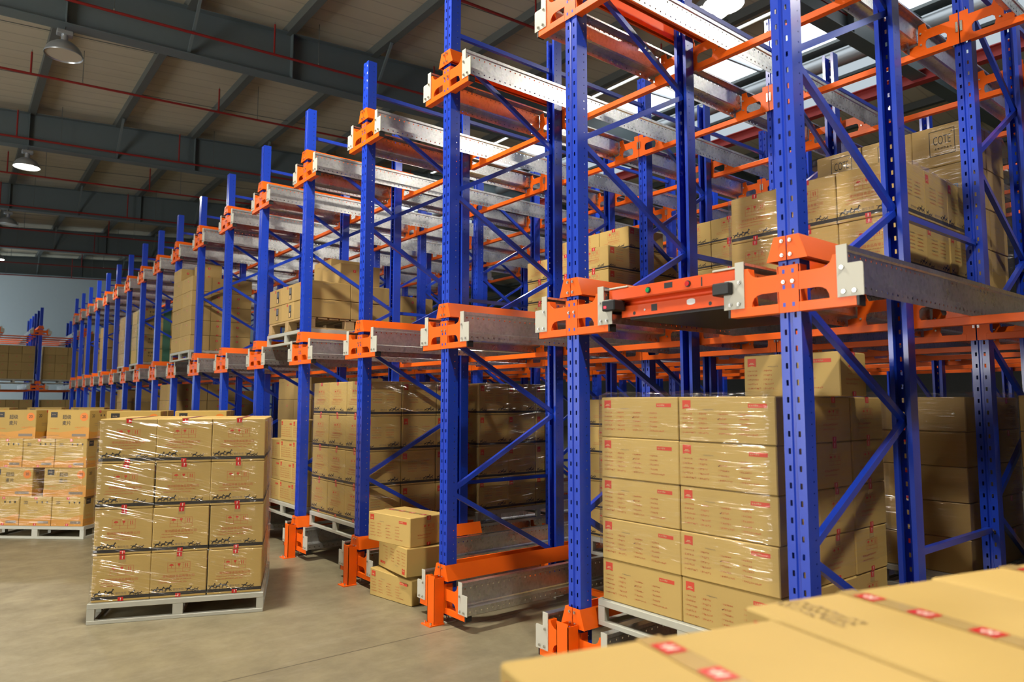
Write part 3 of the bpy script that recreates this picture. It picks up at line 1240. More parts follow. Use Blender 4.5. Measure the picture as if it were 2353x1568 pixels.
def cereal_stack(pr, where, wn, ang=-42, deep=2, rows=4):
    global yaw2
    e2 = Vector((math.cos(math.radians(ang)), math.sin(math.radians(ang))))
    n2 = Vector((-e2.y, e2.x))
    yaw2 = math.atan2(n2.y, n2.x)
    pm = pr - e2 * .6
    pc = pm + n2 * .55
    steel_pallet(pc.x, pc.y, 0, f'grey steel pallet under {wn}', yaw2, H=.15)
    ca, sa = math.cos(yaw2), math.sin(yaw2)

    def at(lx, ly, lz, kind, dims, lab, var, yw=0.):
        put_carton(kind, dims, pm.x + ca * lx - sa * ly, pm.y + sa * lx + ca * ly, lz, yaw2 + yw, lab, f'cereal cartons {where}', var)
    h = .338
    for r in range(rows):
        z = .15 + r * h
        if r % 2 == 0:
            for c in range(3):
                for d in range(deep):
                    if d and r < rows - 1:
                        continue
                    at(.262 + d * .53, .40 - c * .395, z, 'cereal', (.52, .385, h), f'yellow cereal carton, {TIER[rows][r]}, {colname(c, 3)} {("front", "back")[d]}, {where}', 1)
        else:
            for c, yy in enumerate((.325, -.335)):
                for d in range(deep):
                    if d and r < rows - 1:
                        continue
                    at(.20 + d * .42, yy, z, 'cereal', (.385, .52, h), f'yellow cereal carton, {TIER[rows][r]}, {colname(c, 2)} {("front", "back")[d]}, {where}', 0)
    return pm


pm = cereal_stack(pr, 'at the left edge', 'the cereal cartons at the left edge')
wrap(.0, 1.06, -.6, .6, .17, 1.18, 'clear stretch film around the cereal cartons at the left edge', (pm.x, pm.y, 0), yaw2, 9, .008)
cereal_stack(Vector((-.50, 6.40)), 'behind the lone pallet', 'the cereal cartons behind the lone pallet', -22)
cereal_stack(Vector((-.75, 12.6)), 'second pallet back in aisle', 'the second row of aisle cereal cartons', -22, 1)
cereal_stack(Vector((-2.1, 12.9)), 'beside second pallet back in aisle', 'the cereal cartons farther left in the aisle', -22, 1)

# --- ground level loads in the lanes
x = .09
steel_pallet(x + .55, LY(0), ZG, 'grey steel pallet under the ledger-printed cartons at ground level in first lane')
load('in the first lane on ground level', 'ledger', (x + .01, LY(0) + .01, ZG + PH), 0, [.565, .565], 5, .231, [.36, .36, .36],
     'tan checklist-printed carton', tape='y', hide_core=False)
put_carton('ledger', (.27, .535, .225), .64, .305, ZG + PH + 5 * .231, 0, 'single checklist-printed carton on top of the first-lane load', 'tan checklist-printed cartons in the first lane', 0, 'y')
wrap(.10, 1.19, LY(0) - .56, LY(0) + .57, ZG + PH + .30, ZG + PH + 1.165, 'clear stretch film around the checklist-printed cartons in the first lane', None, 0, 11, .006)

x = 2.32
steel_pallet(x + .55, LY(0), ZG, 'grey steel pallet, second in the first lane at ground level')
load('second pallet, first lane, ground', 'seal', (x + .01, LY(0), ZG + PH), 0, [.42, .74], 5, .233, [.55, .5], 'brown red-sealed carton', variants=(0, 1))
wrap(.01 + x, x + 1.06, LY(0) - .58, LY(0) + .58, ZG + PH + .2, ZG + PH + 1.18, 'clear stretch film on the second pallet of first lane, ground level', None, 0, 13, .012)

x = 2.5
steel_pallet(x + .55, LY(-1), ZG, 'grey steel pallet at ground level beyond the right upright line')
load('at ground level by the right edge', 'seal', (x + .01, LY(-1), ZG + PH), 0, [.58, .58], 5, .235, [.55], 'brown red-sealed carton')
wrap(.01 + x, x + .56, LY(-1) - .58, LY(-1) + .58, ZG + PH + .1, ZG + PH + 1.2, 'clear stretch film on the ground load by the right edge', None, 0, 15, .016)

x = 1.40
steel_pallet(x + .55, LY(1), ZG, 'grey steel pallet at ground level inside the second lane')
load('inside the second lane, ground', 'horselong', (x + .01, LY(1), ZG + PH), 0, [.40, .40, .40], 5, .23, [.53, .53], 'black-banded carton')
wrap(.01 + x, x + 1.07, LY(1) - .6, LY(1) + .6, ZG + PH + .85, ZG + PH + 1.16, 'clear stretch film on the load inside the second lane', None, 0, 17, .02)

x = .10
steel_pallet(x + .55, LY(3), ZG, 'grey steel pallet at the front of fourth lane, ground level')
load('at the front of fourth lane, ground', 'horse', (x + .01, LY(3), ZG + PH), 0, [.395, .395, .395], 4, .331, [.39, .39, .36], 'tan horse-printed carton')
wrap(.01 + x, x + 1.15, LY(3) - .592, LY(3) + .592, ZG + PH + .02, ZG + PH + 1.31, 'clear stretch film on the front load of fourth lane', None, 0, 19, .008)
x = 1.40
steel_pallet(x + .55, LY(3), ZG, 'grey steel pallet behind the front load of fourth lane')
load('second pallet of fourth lane, ground', 'horse', (x + .01, LY(3), ZG + PH), 0, [.395, .395, .395], 4, .331, [.39, .39, .36], 'tan horse-printed carton')
wrap(.01 + x, x + 1.15, LY(3) - .592, LY(3) + .592, ZG + PH + .02, ZG + PH + 1.31, 'clear stretch film on the second load of fourth lane', None, 0, 21, .01)

x = .10
steel_pallet(x + .55, LY(4), ZG, 'grey steel pallet at the front of fifth lane, ground level')
load('at the front of fifth lane, ground', 'ledger', (x + .01, LY(4), ZG + PH), 0, [.49, .36, .35], 4, .231, [.5, .5], 'checklist-printed carton', heights=[3, 4, 4],
     skip=tuple((r, c, 1) for r in range(4) for c in range(2)))
x = 1.45
steel_pallet(x + .55, LY(4), ZG, 'grey steel pallet second in fifth lane, ground level')
load('second pallet of fifth lane, ground', 'seal', (x + .01, LY(4), ZG + PH), 0, [.58, .58], 5, .235, [.55], 'brown red-sealed carton')
wrap(.01 + x, x + .56, LY(4) - .58, LY(4) + .58, ZG + PH + .1, ZG + PH + 1.2, 'clear stretch film on the second load of fifth lane', None, 0, 23, .018)
# farther ground loads seen over the aisle pallet
for k, x, rows, kind, h in ((5, .75, 5, 'plain', .29), (6, 1.45, 5, 'seal', .29), (8, .1, 5, 'plain', .287), (9, .9, 5, 'seal', .27), (11, .1, 5, 'plain', .28), (12, .6, 5, 'plain', .28), (14, .1, 5, 'plain', .28)):
    steel_pallet(x + .55, LY(k), ZG, f'grey steel pallet on ground level in the {ORD[k + 1]} lane')
    load(f'{ORD[k + 1]} lane, ground level', kind, (x + .01, LY(k), ZG + PH), 0, [.58, .58], rows, h, [.52, .52], 'brown carton')

# --- middle level loads
x = 1.45
steel_pallet(x + .55, LY(0), ZM, 'grey steel pallet behind the shuttle on middle level')
load('behind the shuttle, middle level', 'horse', (x + .01, LY(0) - .01, ZM + PH), 0, [.39, .39, .39], 2, .331, [.36, .36, .36], 'tan horse-printed carton')
wrap(.01 + x, x + 1.09, LY(0) - .595, LY(0) + .577, ZM + PH + .22, ZM + PH + .655, 'clear crumpled stretch film on the load behind the shuttle', None, 0, 25, .016)
x = 2.62
steel_pallet(x + .55, LY(0), ZM, 'grey steel pallet under the logo-printed cartons, middle level')
load('deep in first lane, middle level', 'cote', (x + .01, LY(0) - .03, ZM + PH), 0, [.37, .37, .37], 4, .303, [.36, .36], 'brown boxed-logo carton', variants=(1, 0))
wrap(.01 + x, x + .74, LY(0) - .6, LY(0) + .54, ZM + PH + .12, ZM + PH + 1.19, 'clear stretch film around the boxed-logo cartons', None, 0, 27, .02)
x = 3.9
steel_pallet(x + .55, LY(-1), ZM, 'grey steel pallet on middle level by the right edge')
load('middle level by the right edge', 'plain', (x + .01, LY(-1), ZM + PH), 0, [.58, .58], 4, .28, [.52], 'brown carton')
x = 2.65
steel_pallet(x + .55, LY(1), ZM, 'grey steel pallet deep in the second lane, middle level')
load('deep in the second lane, middle level', 'horselong', (x + .01, LY(1), ZM + PH), 0, [.40, .40, .40], 4, .23, [.53, .53], 'black-banded carton')
wrap(.01 + x, x + 1.07, LY(1) - .6, LY(1) + .6, ZM + PH + .02, ZM + PH + .70, 'clear stretch film on the deep load of second lane, middle level', None, 0, 29, .01)
x = 1.885
steel_pallet(x + .55, LY(2), ZM, 'grey steel pallet inside the third lane, middle level')
load('inside the third lane, middle level', 'horselong', (x + .01, LY(2), ZM + PH), 0, [.40, .40, .40], 4, .2285, [.53, .53], 'black-banded carton',
     setback={(3, 0): .30, (3, 1): .28, (3, 2): .28}, tape='x', skip=((3, 0, 1), (3, 1, 1), (3, 2, 1)), hide_core=True)
x = .09
steel_pallet(x + .55, LY(4), ZM, 'grey steel pallet under a wooden one, fifth lane, middle level')
wood_pallet(x + .53, LY(4), ZM + PH, 'worn wooden pallet resting on a steel pallet, fifth lane')
load('on the wooden pallet, fifth lane', 'label', (x + .01, LY(4), ZM + PH + .13), 0, [.39, .39, .39], 2, .205, [.52, .50], 'brown black-labelled carton')
put_carton('plain', (.5, .5, .24), x + .66, LY(4) - .30, ZM + PH + .13 + .41, 0, 'large brown carton on the top of the wooden pallet load, front one', 'large cartons on the wooden pallet load')
put_carton('plain', (.5, .5, .40), x + .80, LY(4) + .28, ZM + PH + .13 + .41, 0, 'large brown carton on the top of the wooden pallet load, taller one', 'large cartons on the wooden pallet load')
x = 2.05
steel_pallet(x + .55, LY(5), ZM, 'grey steel pallet deep in the sixth lane, middle level')
load('sixth lane, middle level', 'plain', (x + .01, LY(5), ZM + PH), 0, [.40, .40, .40], 3, .235, [.53], 'brown carton')
x = -.06
steel_pallet(x + .55, LY(7), ZM, 'grey steel pallet in the eighth lane, middle level')
load('eighth lane, middle level', 'plain', (x + .01, LY(7), ZM + PH), 0, [.58, .58], 5, .232, [.30, .30, .33], 'brown carton', tape=None)
for q, (xx, yy) in enumerate(((.15, .38), (.30, -.3))):
    put_carton('plain', (.3, .45, .22), x + xx + .02, LY(7) + yy, ZM + PH + 5 * .232, 0, f'brown carton lying on top of eighth-lane load, {("left", "right")[q]} one', 'cartons on top of the eighth-lane load')
x = .08
steel_pallet(x + .55, LY(10), ZM, 'grey steel pallet in the eleventh lane, middle level')
load('eleventh lane, middle level', 'green', (x + .01, LY(10), ZM + PH), 0, [.58, .58], 4, .277, [.52, .52], 'tan and green carton')
wrap(.01 + x, x + 1.05, LY(10) - .58, LY(10) + .58, ZM + PH + .28, ZM + PH + 1.1, 'clear stretch film on the eleventh-lane load', None, 0, 31, .02)
steel_pallet(x + .55, LY(11), ZM, 'grey steel pallet in the twelfth lane, middle level')
load('twelfth lane, middle level', 'plain', (x + .01, LY(11), ZM + PH), 0, [.58, .58], 4, .277, [.52, .52], 'brown carton')
wrap(.01 + x, x + 1.05, LY(11) - .58, LY(11) + .58, ZM + PH + .02, ZM + PH + 1.1, 'clear stretch film on the twelfth-lane load', None, 0, 33, .02)
for k, x in ((13, .1), (15, .1), (16, .3)):
    steel_pallet(x + .55, LY(k), ZM, f'grey steel pallet in the {ORD[k + 1]} lane, middle level')
    load(f'{ORD[k + 1]} lane, middle level', 'plain', (x + .01, LY(k), ZM + PH), 0, [.58, .58], 4, .277, [.52, .52], 'brown carton')

# --- three loose cartons on the floor
G = 'loose cartons stacked on the floor'
lo = put_carton('ledger', (.37, .545, .225), .155, 3.56, 0, math.radians(9), 'sagging checklist-printed carton at the bottom of the floor stack', G, 0)
me = lo.data.copy()
for v in me.vertices:                     # the lowest carton has given way at its front right edge
    t_ = v.co.z / .225
    k = max(0., min(1., (.29 - v.co.y) / .56)) * max(0., min(1., (.12 - v.co.x) / .3))
    v.co.z -= .030 * t_ * k
    v.co.x -= .022 * math.sin(PI * t_) * k
lo.data = me
lo = put_carton('ledger', (.37, .545, .225), .175, 3.525, .2265 + .222, math.radians(-5), 'upside-down checklist-printed carton between two others in the floor stack', G, 1)
lo.rotation_euler = (PI, math.radians(.6), math.radians(-5))
put_carton('ledger', (.38, .56, .235), .15, 3.58, .4475, math.radians(8), 'taped checklist-printed carton at the top of the floor stack', G, 0, 'y')

# --- foreground cartons by the camera
yf = math.radians(-15.1)
E1 = Vector((math.cos(yf), math.sin(yf)))
E2 = Vector((-E1.y, E1.x))
G = 'cartons close to the camera at lower right'
yawf = math.atan2(E1.y, E1.x)
hh = .2625


def fg(e1, e2, z, lab, dims):
    p = E1 * e1 + E2 * e2
    return put_carton('ledger', dims, p.x, p.y, z, yawf, lab, G, 0, 'y')


p = E1 * -1.11 + E2 * -1.62
steel_pallet(p.x, p.y, 0, 'grey steel pallet under the cartons close to the camera', yawf, W=1.2)
fd = (.548, .60, hh)
for q, (e1, e2, nm) in enumerate(((-1.666, -1.612, 'nearest and leftmost'), (-1.108, -1.528, 'middle'), (-.552, -1.515, 'right-hand'))):
    fgo = fg(e1, e2, .15 + 3 * hh, f'tan taped carton close to the camera, {nm} of the three on top', fd)
    if nm == 'middle':
        p = E1 * e1 + E2 * e2
        sb = MB()
        sf = Face(sb, (-.13, .29, 0), (0, -1, 0), (1, 0, 0), .3, .1, .0008)
        for q2 in range(3):
            sf.glyphs(.0, -.075 + q2 * .024, 10, .017, 'ink_faint', random.Random(q2))
        so = bpy.data.objects.new('printed_stamp', sb.mesh('printed_stamp'))
        C.objects.link(so)
        so.parent = fgo
        so.location = (0, 0, hh)
    for r in range(3):
        fg(e1, e2, .15 + r * hh, f'tan carton under the {nm} foreground one, {TIER[4][r]}', fd)

# ------------------------------------------------------------------ shuttle
t = tag(empty('pallet_shuttle', (.0, LY(0), 2.077)), 'red-orange pallet shuttle marked 1 sitting between the rails of the first lane', 'pallet shuttle')
b = MB()
W2, W3 = .42, .352
b.prism([(.05, .0), (.05, .062), (.085, .078), (.085, .10), (1.0, .10), (1.0, .0)], -W3, W3, 'xzy', 'shuttle_paint')
b.prism([(.085, .088), (.03, .096), (.022, .102), (.022, .158), (.03, .165), (1.0, .165), (1.0, .088)], -W2, W2, 'xzy', 'shuttle_paint')
b.box(.08, -W3 + .04, -.012, .95, W3 - .04, .0, 'black_plastic')
body = b.build('body', t)
F = Face(b2 := MB(), (.022, W2, .0), (0, -1, 0), (0, 0, 1), 2 * W2, .17, .001)


def disc(f, a, c, r, mat, k=1, n=16):
    f.poly([(a + r * math.cos(2 * PI * i / n), c + r * math.sin(2 * PI * i / n)) for i in range(n)], mat, k)


F.text('1', .636, .106, .046, 'ink_black', 'c')
b2.build('number_mark', body)
for nm, aa, mt in (('green_button', .29, 'button_green'), ('red_button', .552, 'button_red')):
    b3 = MB()
    yy = W2 - aa
    b3.tube((.024, yy, .129), (.016, yy, .129), .017, 'black_plastic', 16)
    b3.tube((.02, yy, .129), (.010, yy, .129), .0125, mt, 16)
    o = b3.build(nm, t)
    o['label'] = nm.replace('_', ' ')
b3 = MB()
b3.box(.0212, W2 - .452, .124, .03, W2 - .398, .153, 'black_plastic')
b3.build('indicator_window', t)
for q in range(5):
    b3 = MB()
    F = Face(b3, (.05, W3, 0), (0, -1, 0), (0, 0, 1), 2 * W3, .06, .001)
    if q == 0:
        F.rect(.217, .018, .257, .054, 'black_plastic')
    elif q == 1:
        disc(F, .095, .018, .010, 'black_plastic')
    elif q == 2:
        disc(F, .596, .018, .010, 'black_plastic')
    elif q == 3:
        disc(F, .17, .03, .006, 'bolt_zinc')
    else:
        F.poly([(.479 + .026 * max(-1, min(1, 1.3 * math.cos(i * PI / 8))), .04 + .016 * math.sin(i * PI / 8)) for i in range(16)], 'white_plastic')
    b3.build('front_opening' if q < 4 else 'reflector_disc', t)
for s in (-1, 1):
    b3 = MB()
    y0, y1 = sorted((s * (W2 - .002), s * (W2 - .10)))
    b3.box(-.045, y0, .035, .05, y1, .095, 'black_plastic', .006)
    if s > 0:
        b3.box(-.0475, y1 - .035, .05, -.045, y1 - .02, .062, 'led_red')
    o = b3.build('bumper', t)
    o['label'] = 'black sensor bumper'
    b3 = MB()
    y0, y1 = sorted((s * W2, s * (W2 - .14)))
    b3.box(.02, y0, .165, 1.0, y1, .175, 'grey_plate', .002)
    o = b3.build('lift_plate', t)
    for xx in (.2, .8):
        b3 = MB()
        b3.tube((xx, s * W3, .0575), (xx, s * (W3 + .065), .0575), .036, 'black_plastic', 18)
        b3.build('wheel', t)

# ------------------------------------------------------------------ far rack at the end of the aisle (lanes run along y)
YF = 28.7
b = MB()
b.sheet([(.088, -.026), (.088, -.05), (0, -.05), (0, .05), (.088, .05), (.088, .026)], -.003, 0, 5.0, 'xyz', 'blue_paint')
ME_FUP = b.mesh('upright')
FX = [-.45 + 1.4 * k for k in range(-1, 2)]
FYS = [0., 1.17, 2.28, 3.35, 4.42, 5.45]
for k, xx in enumerate(FX):
    for q in range(3):
        t = empty('upright_frame', (xx, YF + FYS[2 * q], 0), PI / 2)
        L = FYS[2 * q + 1] - FYS[2 * q]
        tag(t, f'blue upright frame of the far end rack, {ORD[k + 1]} from its left, {("front", "middle", "rear")[q]} line', 'rack frame', 'upright frames of the far end rack')
        use('upright', ME_FUP, t)
        use('upright', ME_FUP, t, (L, 0, 0), PI)
        for n in range(7):
            use('brace', brm(L - .11, -.572 if n % 2 == 0 else .572), t, (.055, 0, ZN[n + 1] if n % 2 == 0 else ZN[n]))
        if q == 0:
            for z in LEV:
                ar = use('arm_bracket', ME_ARM, t, (0, 0, z))
                for s in (-1, 1):
                    use('end_plate', ME_EP[s], ar)
                    use('guide_channel', ME_EP[(s, 'g')], t, (0, 0, z))
    for L, z in enumerate(LEV):
        for s in (-1, 1):
            o = use('guide_rail', rail_mesh(s, 5.5), None, (xx, YF - .006, z), PI / 2)
            tag(o, f'galvanised rail of the far end rack, {LN[L]}, {("right", "left")[s > 0]} of its {ORD[k + 1]} post', 'guide rail', 'guide rails of the far end rack')
for k in range(len(FX) - 1):
    for n in range(1, 6):
        for L, z in enumerate(LEV):
            o = use('cross_beam', ME_BEAM, None, ((FX[k] + .7), YF + FYS[n] - .02, z), PI / 2)
            tag(o, f'orange cross beam of the far end rack, {LN[L]}, {ORD[k + 1]} bay, {ORD[n]} row', 'cross beam', 'cross beams of the far end rack')
for k in range(len(FX) - 1):
    for L, z in ((0, ZG), (1, ZM)):
        cx = FX[k] + .7
        o = steel_pallet(cx, YF + .75, z, f'grey steel pallet of the far end rack, {LN[L]}, {ORD[k + 1]} bay', PI / 2)
        load(f'far end rack {LN[L]} {ORD[k + 1]} bay', 'plain', (cx, YF + .21, z + PH), PI / 2, [.39, .39, .39], 4, .3, [.5], 'brown carton')

# ------------------------------------------------------------------ building shell
b = MB()
b.box(-20, -22, -.12, 34, 43, 0, 'concrete_floor')
struct(b.build('floor'))
b = MB()
b.box(-20, 42.0, 0, 34, 42.2, 10.5, 'wall_paint')
struct(b.build('wall_far'))
b = MB()
b.box(30, -22, 0, 30.2, 42, 10, 'dark_wall')
struct(b.build('wall_right'))
RZ = lambda x: 8.58 + .075 * x if x < 12 else 9.48 - .075 * (x - 12)


def roof_panel(name, x0, x1, y0=-14, y1=42):
    b = MB()
    v = [(x0, y0, RZ(x0)), (x1, y0, RZ(x1)), (x1, y1, RZ(x1)), (x0, y1, RZ(x0))]
    v += [(x, y, z + .06) for x, y, z in v]
    b.add(v, [(0, 3, 2, 1), (4, 5, 6, 7), (0, 1, 5, 4), (1, 2, 6, 5), (2, 3, 7, 6), (3, 0, 4, 7)], 'roof_sheet')
    return struct(b.build(name))


roof_panel('ceiling', -20, 9.33)
roof_panel('ceiling', 9.46, 10.32)
roof_panel('ceiling', 14.7, 30)
# skylight strips along the ridge
for nm, x0, x1, mt in (('window_1', 9.33, 9.46, 'sky_glow'), ('window_2', 10.32, 11.75, 'sky_glow'), ('window_3', 12.1, 13.35, 'sky_pale'), ('window_4', 13.65, 14.6, 'sky_pale')):
    b = MB()
    z0, z1 = RZ(x0) + .02, RZ(x1) + .02
    b.add([(x0, -14, z0), (x1, -14, z1), (x1, 42, z1), (x0, 42, z0), (x0, -14, z0 + .02), (x1, -14, z1 + .02), (x1, 42, z1 + .02), (x0, 42, z0 + .02)],
          [(0, 3, 2, 1), (4, 5, 6, 7), (0, 1, 5, 4), (1, 2, 6, 5), (2, 3, 7, 6), (3, 0, 4, 7)], mt)
    o = struct(b.build(nm))
    if mt == 'sky_glow' and x1 - x0 > 1:
        for yy in np.arange(-13, 42, 2.25):
            m = MB()
            m.bar((x0, yy, z0 - .03), (x1, yy, z1 - .03), .06, .05, 'handrail_steel')
            m.build('glazing_bar', o)
for x0, x1 in ((11.75, 12.1), (13.35, 13.65), (14.55, 14.75)):
    b = MB()
    b.add([(x, y, RZ(x) + dz) for dz in (-.05, .05) for x, y in ((x0, -14), (x1, -14), (x1, 42), (x0, 42))],
          [(0, 3, 2, 1), (4, 5, 6, 7), (0, 1, 5, 4), (1, 2, 6, 5), (2, 3, 7, 6), (3, 0, 4, 7)], 'purlin_grey')
    struct(b.build('trim_1'))
b = MB()
b.tube((11.95, -14, 9.12), (11.95, 42, 9.12), .17, 'duct_grey', 16)
struct(b.build('ridge_duct'))  # a round duct along the ridge, kept with the building structure
b = MB()
b.prism([(11.9, 8.0), (12.1, 8.0), (12.1, 8.02), (12.01, 8.02), (12.01, 8.22), (12.1, 8.22), (12.1, 8.24), (11.9, 8.24), (11.9, 8.22), (11.99, 8.22), (11.99, 8.02), (11.9, 8.02)], -14, 42, 'xzy', 'red_steel')
tag(b.build('tie_beam'), 'faded red steel beam running below the roof glazing', 'roof tie beam')

# rafters
RY = [-9.25, -2.7, 3.9] + [11.0 + 6.75 * k for k in range(5)]
RB = lambda x: 7.57 + .045 * x
for yy in RY:
    b = MB()
    x0, x1 = -19, 12

    def sl(xa, xb, y0, y1, fa, fb):
        v = [(xa, y0, fa(xa)), (xb, y0, fa(xb)), (xb, y1, fa(xb)), (xa, y1, fa(xa)), (xa, y0, fb(xa)), (xb, y0, fb(xb)), (xb, y1, fb(xb)), (xa, y1, fb(xa))]
        b.add(v, [(0, 3, 2, 1), (4, 5, 6, 7), (0, 1, 5, 4), (1, 2, 6, 5), (2, 3, 7, 6), (3, 0, 4, 7)], 'beam_grey')
    top = lambda x: RZ(x) - .18
    for xa, xb in ((-19, 12), (12, 29)):
        lo = RB if xa < 12 else (lambda x: RB(12) + .02 * (x - 12) * 0 - .045 * (x - 12) * 0 + .03 * (x - 12) * 1)
        if xa >= 12:
            lo = lambda x: RB(12) + .04 * (min(x, 18) - 12) - .06 * max(0, x - 18)
            segs = [(12, 18), (18, 29)]
        else:
            segs = [(-19, 12)]
        for s0, s1 in segs:
            if s0 >= 12:
                tp = lambda x: max(lo(x) + .35, RZ(x) - .18)
            else:
                tp = top
            sl(s0, s1, yy - .008, yy + .008, lo, tp)
            sl(s0, s1, yy - .14, yy + .14, lambda x: lo(x) - .014, lo)
            sl(s0, s1, yy - .13, yy + .13, tp, lambda x: tp(x) + .012)
    for xx in np.arange(-16.2, 12, 3.6):
        for s in (-1, 1):
            b.box(xx - .006, yy + (s * .008 if s > 0 else -.13), RB(xx), xx + .006, yy + (.13 if s > 0 else -.008), top(xx), 'beam_grey')
    struct(b.build('roof_beam'))
# purlins between the rafters
for xx in [0.0 + 1.76 * k for k in range(-9, 16)]:
    if 9.2 < xx < 14.8:
        continue
    b = MB()
    z = RZ(xx)
    b.sheet([(xx + .07, z - .165), (xx + .07, z - .18), (xx - .06, z - .18), (xx - .06, z - .004), (xx + .07, z - .004)], .004, -14, 42, 'xzy', 'purlin_grey')
    struct(b.build('roof_purlin'))
# fly braces and tie rods
for yy in RY[2:]:
    for xx in (0., 3.52):
        for s in (-1, 1):
            b = MB()
            b.bar((xx + .0, yy + s * .02, RB(xx) + .02), (xx, yy + s * .8, RZ(xx) - .19), .045, .045, 'beam_grey', (1, 0, 0))
            struct(b.build('roof_strut'))
    b = MB()
    for d in (2.2, 4.5):
        b.tube((-16, yy + d, RZ(-16) - .1), (9, yy + d, RZ(9) - .1), .008, 'purlin_grey', 6)
    struct(b.build('roof_rod'))

# sprinkler pipes along x with droppers and hanger rods
pz = 0
for n, (yy, z0, nm) in enumerate([(10.62, 7.82, 'hung on the near side of the second roof beam'), (14.0, 7.86, 'in the bay behind the second roof beam'),
                                  (17.4, 7.66, 'by the third roof beam'), (20.8, 7.72, 'in the bay behind the third roof beam'), (24.1, 7.6, 'by the fourth roof beam'),
                                  (27.6, 7.6, 'in the bay behind the fourth roof beam'), (30.9, 7.55, 'by the fifth roof beam'), (34.3, 7.5, 'in the bay behind the fifth roof beam'),
                                  (37.6, 7.45, 'by the last roof beam'), (7.3, 7.9, 'in the bay before the second roof beam'), (3.9, 7.95, 'nearest one above the racks')]):
    t = tag(empty('sprinkler_pipe', (0, yy, z0)), f'red sprinkler pipe {nm}', 'sprinkler pipe', 'red sprinkler pipes under the roof')
    sl_ = .045
    b = MB()
    b.tube((-15, 0, -15 * sl_), (9.2, 0, 9.2 * sl_), .024, 'pipe_red', 8)
    b.build('pipe', t)
    for q, xx in enumerate(np.arange(-12.4, 9, 3.4)):
        b = MB()
        zz = xx * sl_
        b.tube((xx + .16, 0, zz), (xx + .16, 0, RZ(xx) - z0 - .22), .017, 'pipe_red', 8)
        b.tube((xx + .16, 0, RZ(xx) - z0 - .22), (xx + .16, 0, RZ(xx) - z0 - .17), .01, 'bolt_zinc', 6, r1=.004)
        b.build('riser', t)
        b = MB()
        b.tube((xx + 1.0, 0, (xx + 1.0) * sl_), (xx + 1.0, 0, RZ(xx + 1.0) - z0), .006, 'purlin_grey', 6)
        b.tube((xx + 1.0, 0, (xx + 1.0) * sl_ - .02), (xx + 1.0, 0, (xx + 1.0) * sl_ + .05), .012, 'bolt_zinc', 6)
        b.build('hanger_rod', t)


# ------------------------------------------------------------------ high bay lamps
def lamp_meshes(on):
    a, b, c = MB(), MB(), MB()
    a.lathe([(.265, 0), (.272, .012), (.262, .03), (.245, .085), (.20, .15), (.13, .205), (.07, .225), (.055, .23)], (0, 0, 0), 'lamp_shell', 28)
    a.lathe([(.05, .228), (.19, .145), (.235, .085), (.255, .02), (.265, 0)], (0, 0, 0), 'lamp_shell', 28)
    b.tube((0, 0, .225), (0, 0, .33), .05, 'lamp_shell', 16)
    b.box(-.11, -.075, .33, .11, .075, .40, 'lamp_shell', .01)
    c.lathe([(0.0, .02), (.25, .018)], (0, 0, 0), 'lamp_glow' if on else 'lamp_lens', 28)
    return a.mesh('reflector'), b.mesh('ballast_housing'), c.mesh('lens')


LM = {True: lamp_meshes(True), False: lamp_meshes(False)}
LP = float(1.0)


def lamp(x, y, z, on, label, power=420., hang=7.472):
    t = tag(empty('high_bay_lamp', (x, y, z)), label, 'lamp', 'round high bay lamps')
    for nm, me in zip(('reflector', 'ballast_housing', 'lens'), LM[on]):
        use(nm, me, t)
    m = MB()
    m.tube((0, 0, .395), (0, 0, hang - z), .012, 'purlin_grey', 8)
    m.build('hanger', t)
    if on:
        L = bpy.data.lights.new('lamp_light', 'AREA')
        L.shape = 'DISK'
        L.size = .46
        L.energy = power
        L.color = (1., .93, .80)
        L.spread = math.radians(165)
        o = bpy.data.objects.new('lamp_light', L)
        C.objects.link(o)
        o.location = (x, y, z - .012)


lamp(-1.8, 11.0, 7.0, False, 'unlit round high bay lamp under the second roof beam, upper left')
lamp(-1.8, 17.75, 7.0, True, 'lit round high bay lamp under the third roof beam', 230)
lamp(-1.8, 24.5, 7.0, False, 'dim round high bay lamp under the fourth roof beam')
lamp(-1.8, 31.25, 7.0, True, 'small distant round high bay lamp at the left edge', 160)
lamp(-1.8, 3.9, 7.0, True, 'round high bay lamp above the aisle, out of the frame', 430)
lamp(-1.8, -2.7, 7.0, True, 'round high bay lamp behind the camera', 400)
lamp(5.62, 4.32, 7.36, True, 'lit round high bay lamp above the racks, lower of the pair', 150, RZ(5.62) - .005)
lamp(4.80, 3.54, 6.83, True, 'lit round high bay lamp above the racks, upper of the pair', 150, RZ(4.80) - .005)
lamp(5.6, 11.0, 7.35, True, 'lit round high bay lamp above the middle of racks', 180, RB(5.6) - .02)
lamp(5.6, -2.7, 7.3, True, 'round high bay lamp above the racks, beyond the right edge', 180, RB(5.6) - .02)


def area(name, loc, target, sx, sy, power, col):
    L = bpy.data.lights.new(name, 'AREA')
    L.shape = 'RECTANGLE'
    L.size, L.size_y = sx, sy
    L.energy = power
    L.color = col
    o = bpy.data.objects.new(name, L)
    C.objects.link(o)
    o.location = loc
    d = Vector(target) - Vector(loc)
    o.rotation_euler = d.to_track_quat('-Z', 'Y').to_euler()
    return o


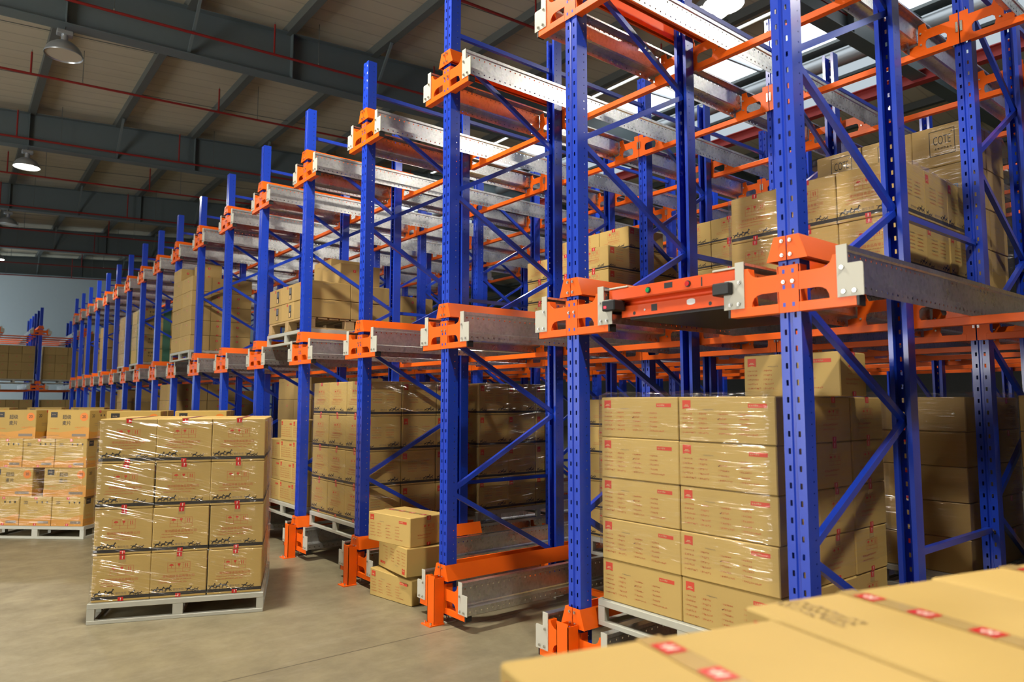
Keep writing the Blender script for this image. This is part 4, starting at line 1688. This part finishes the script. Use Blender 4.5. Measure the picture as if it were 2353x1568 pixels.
# added fill lights on the aisle side, for daylight from assumed, unseen doors
area('aisle_fill_light', (-13, 4, 2.6), (2, 5.5, 2.0), 6, 4.5, 1280, (1., .97, .92))
area('aisle_fill_light', (-13, 16, 2.6), (2, 16, 2.2), 6, 4.5, 300, (.98, .98, 1.))
area('far_wall_fill', (-9, 38, 3.5), (0, 43, 5.0), 4, 3, 760, (.85, .93, 1.))  # added light that brightens the far wall, no door is built there

w = bpy.data.worlds.new('World')
SC.world = w
w.use_nodes = True
w.node_tree.nodes['Background'].inputs[0].default_value = (.78, .86, 1., 1)
w.node_tree.nodes['Background'].inputs[1].default_value = .05

# ------------------------------------------------------------------ camera
CAMV = (-2.90498, -1.65737, 1.6, .89776, .08689, .00111, 1616.4715)
cx, cy, cz, yaw, pitch, roll, fpx = CAMV
fw = Vector((math.cos(yaw) * math.cos(pitch), math.sin(yaw) * math.cos(pitch), math.sin(pitch)))
rt = Vector((math.sin(yaw), -math.cos(yaw), 0))
up = rt.cross(fw)
r2 = rt * math.cos(roll) + up * math.sin(roll)
u2 = -rt * math.sin(roll) + up * math.cos(roll)
cam = bpy.data.cameras.new('camera')
co = bpy.data.objects.new('camera', cam)
C.objects.link(co)
M = Matrix((r2, u2, -fw)).transposed().to_4x4()
M.translation = (cx, cy, cz)
co.matrix_world = M
cam.sensor_fit = 'HORIZONTAL'
cam.sensor_width = 36
cam.lens = fpx / 2353 * 36
cam.clip_end = 200
cam.clip_start = .05
cam.dof.use_dof = True
cam.dof.focus_distance = 5.6
cam.dof.aperture_fstop = 2.3
SC.camera = co
SC.cycles.use_light_tree = False

vs = SC.view_settings
vs.view_transform = 'Standard'
vs.look = 'None'
vs.gamma = 1
vs.use_curve_mapping = False
vs.exposure = -0.22
SC.cycles.max_bounces = 6
SC.cycles.diffuse_bounces = 3
SC.cycles.glossy_bounces = 3
SC.cycles.transparent_max_bounces = 10
SC.cycles.use_adaptive_sampling = True
SC.cycles.adaptive_threshold = .02
SC.cycles.caustics_reflective = False
SC.cycles.caustics_refractive = False
SC.cycles.sample_clamp_indirect = 4
SC.cycles.use_denoising = True
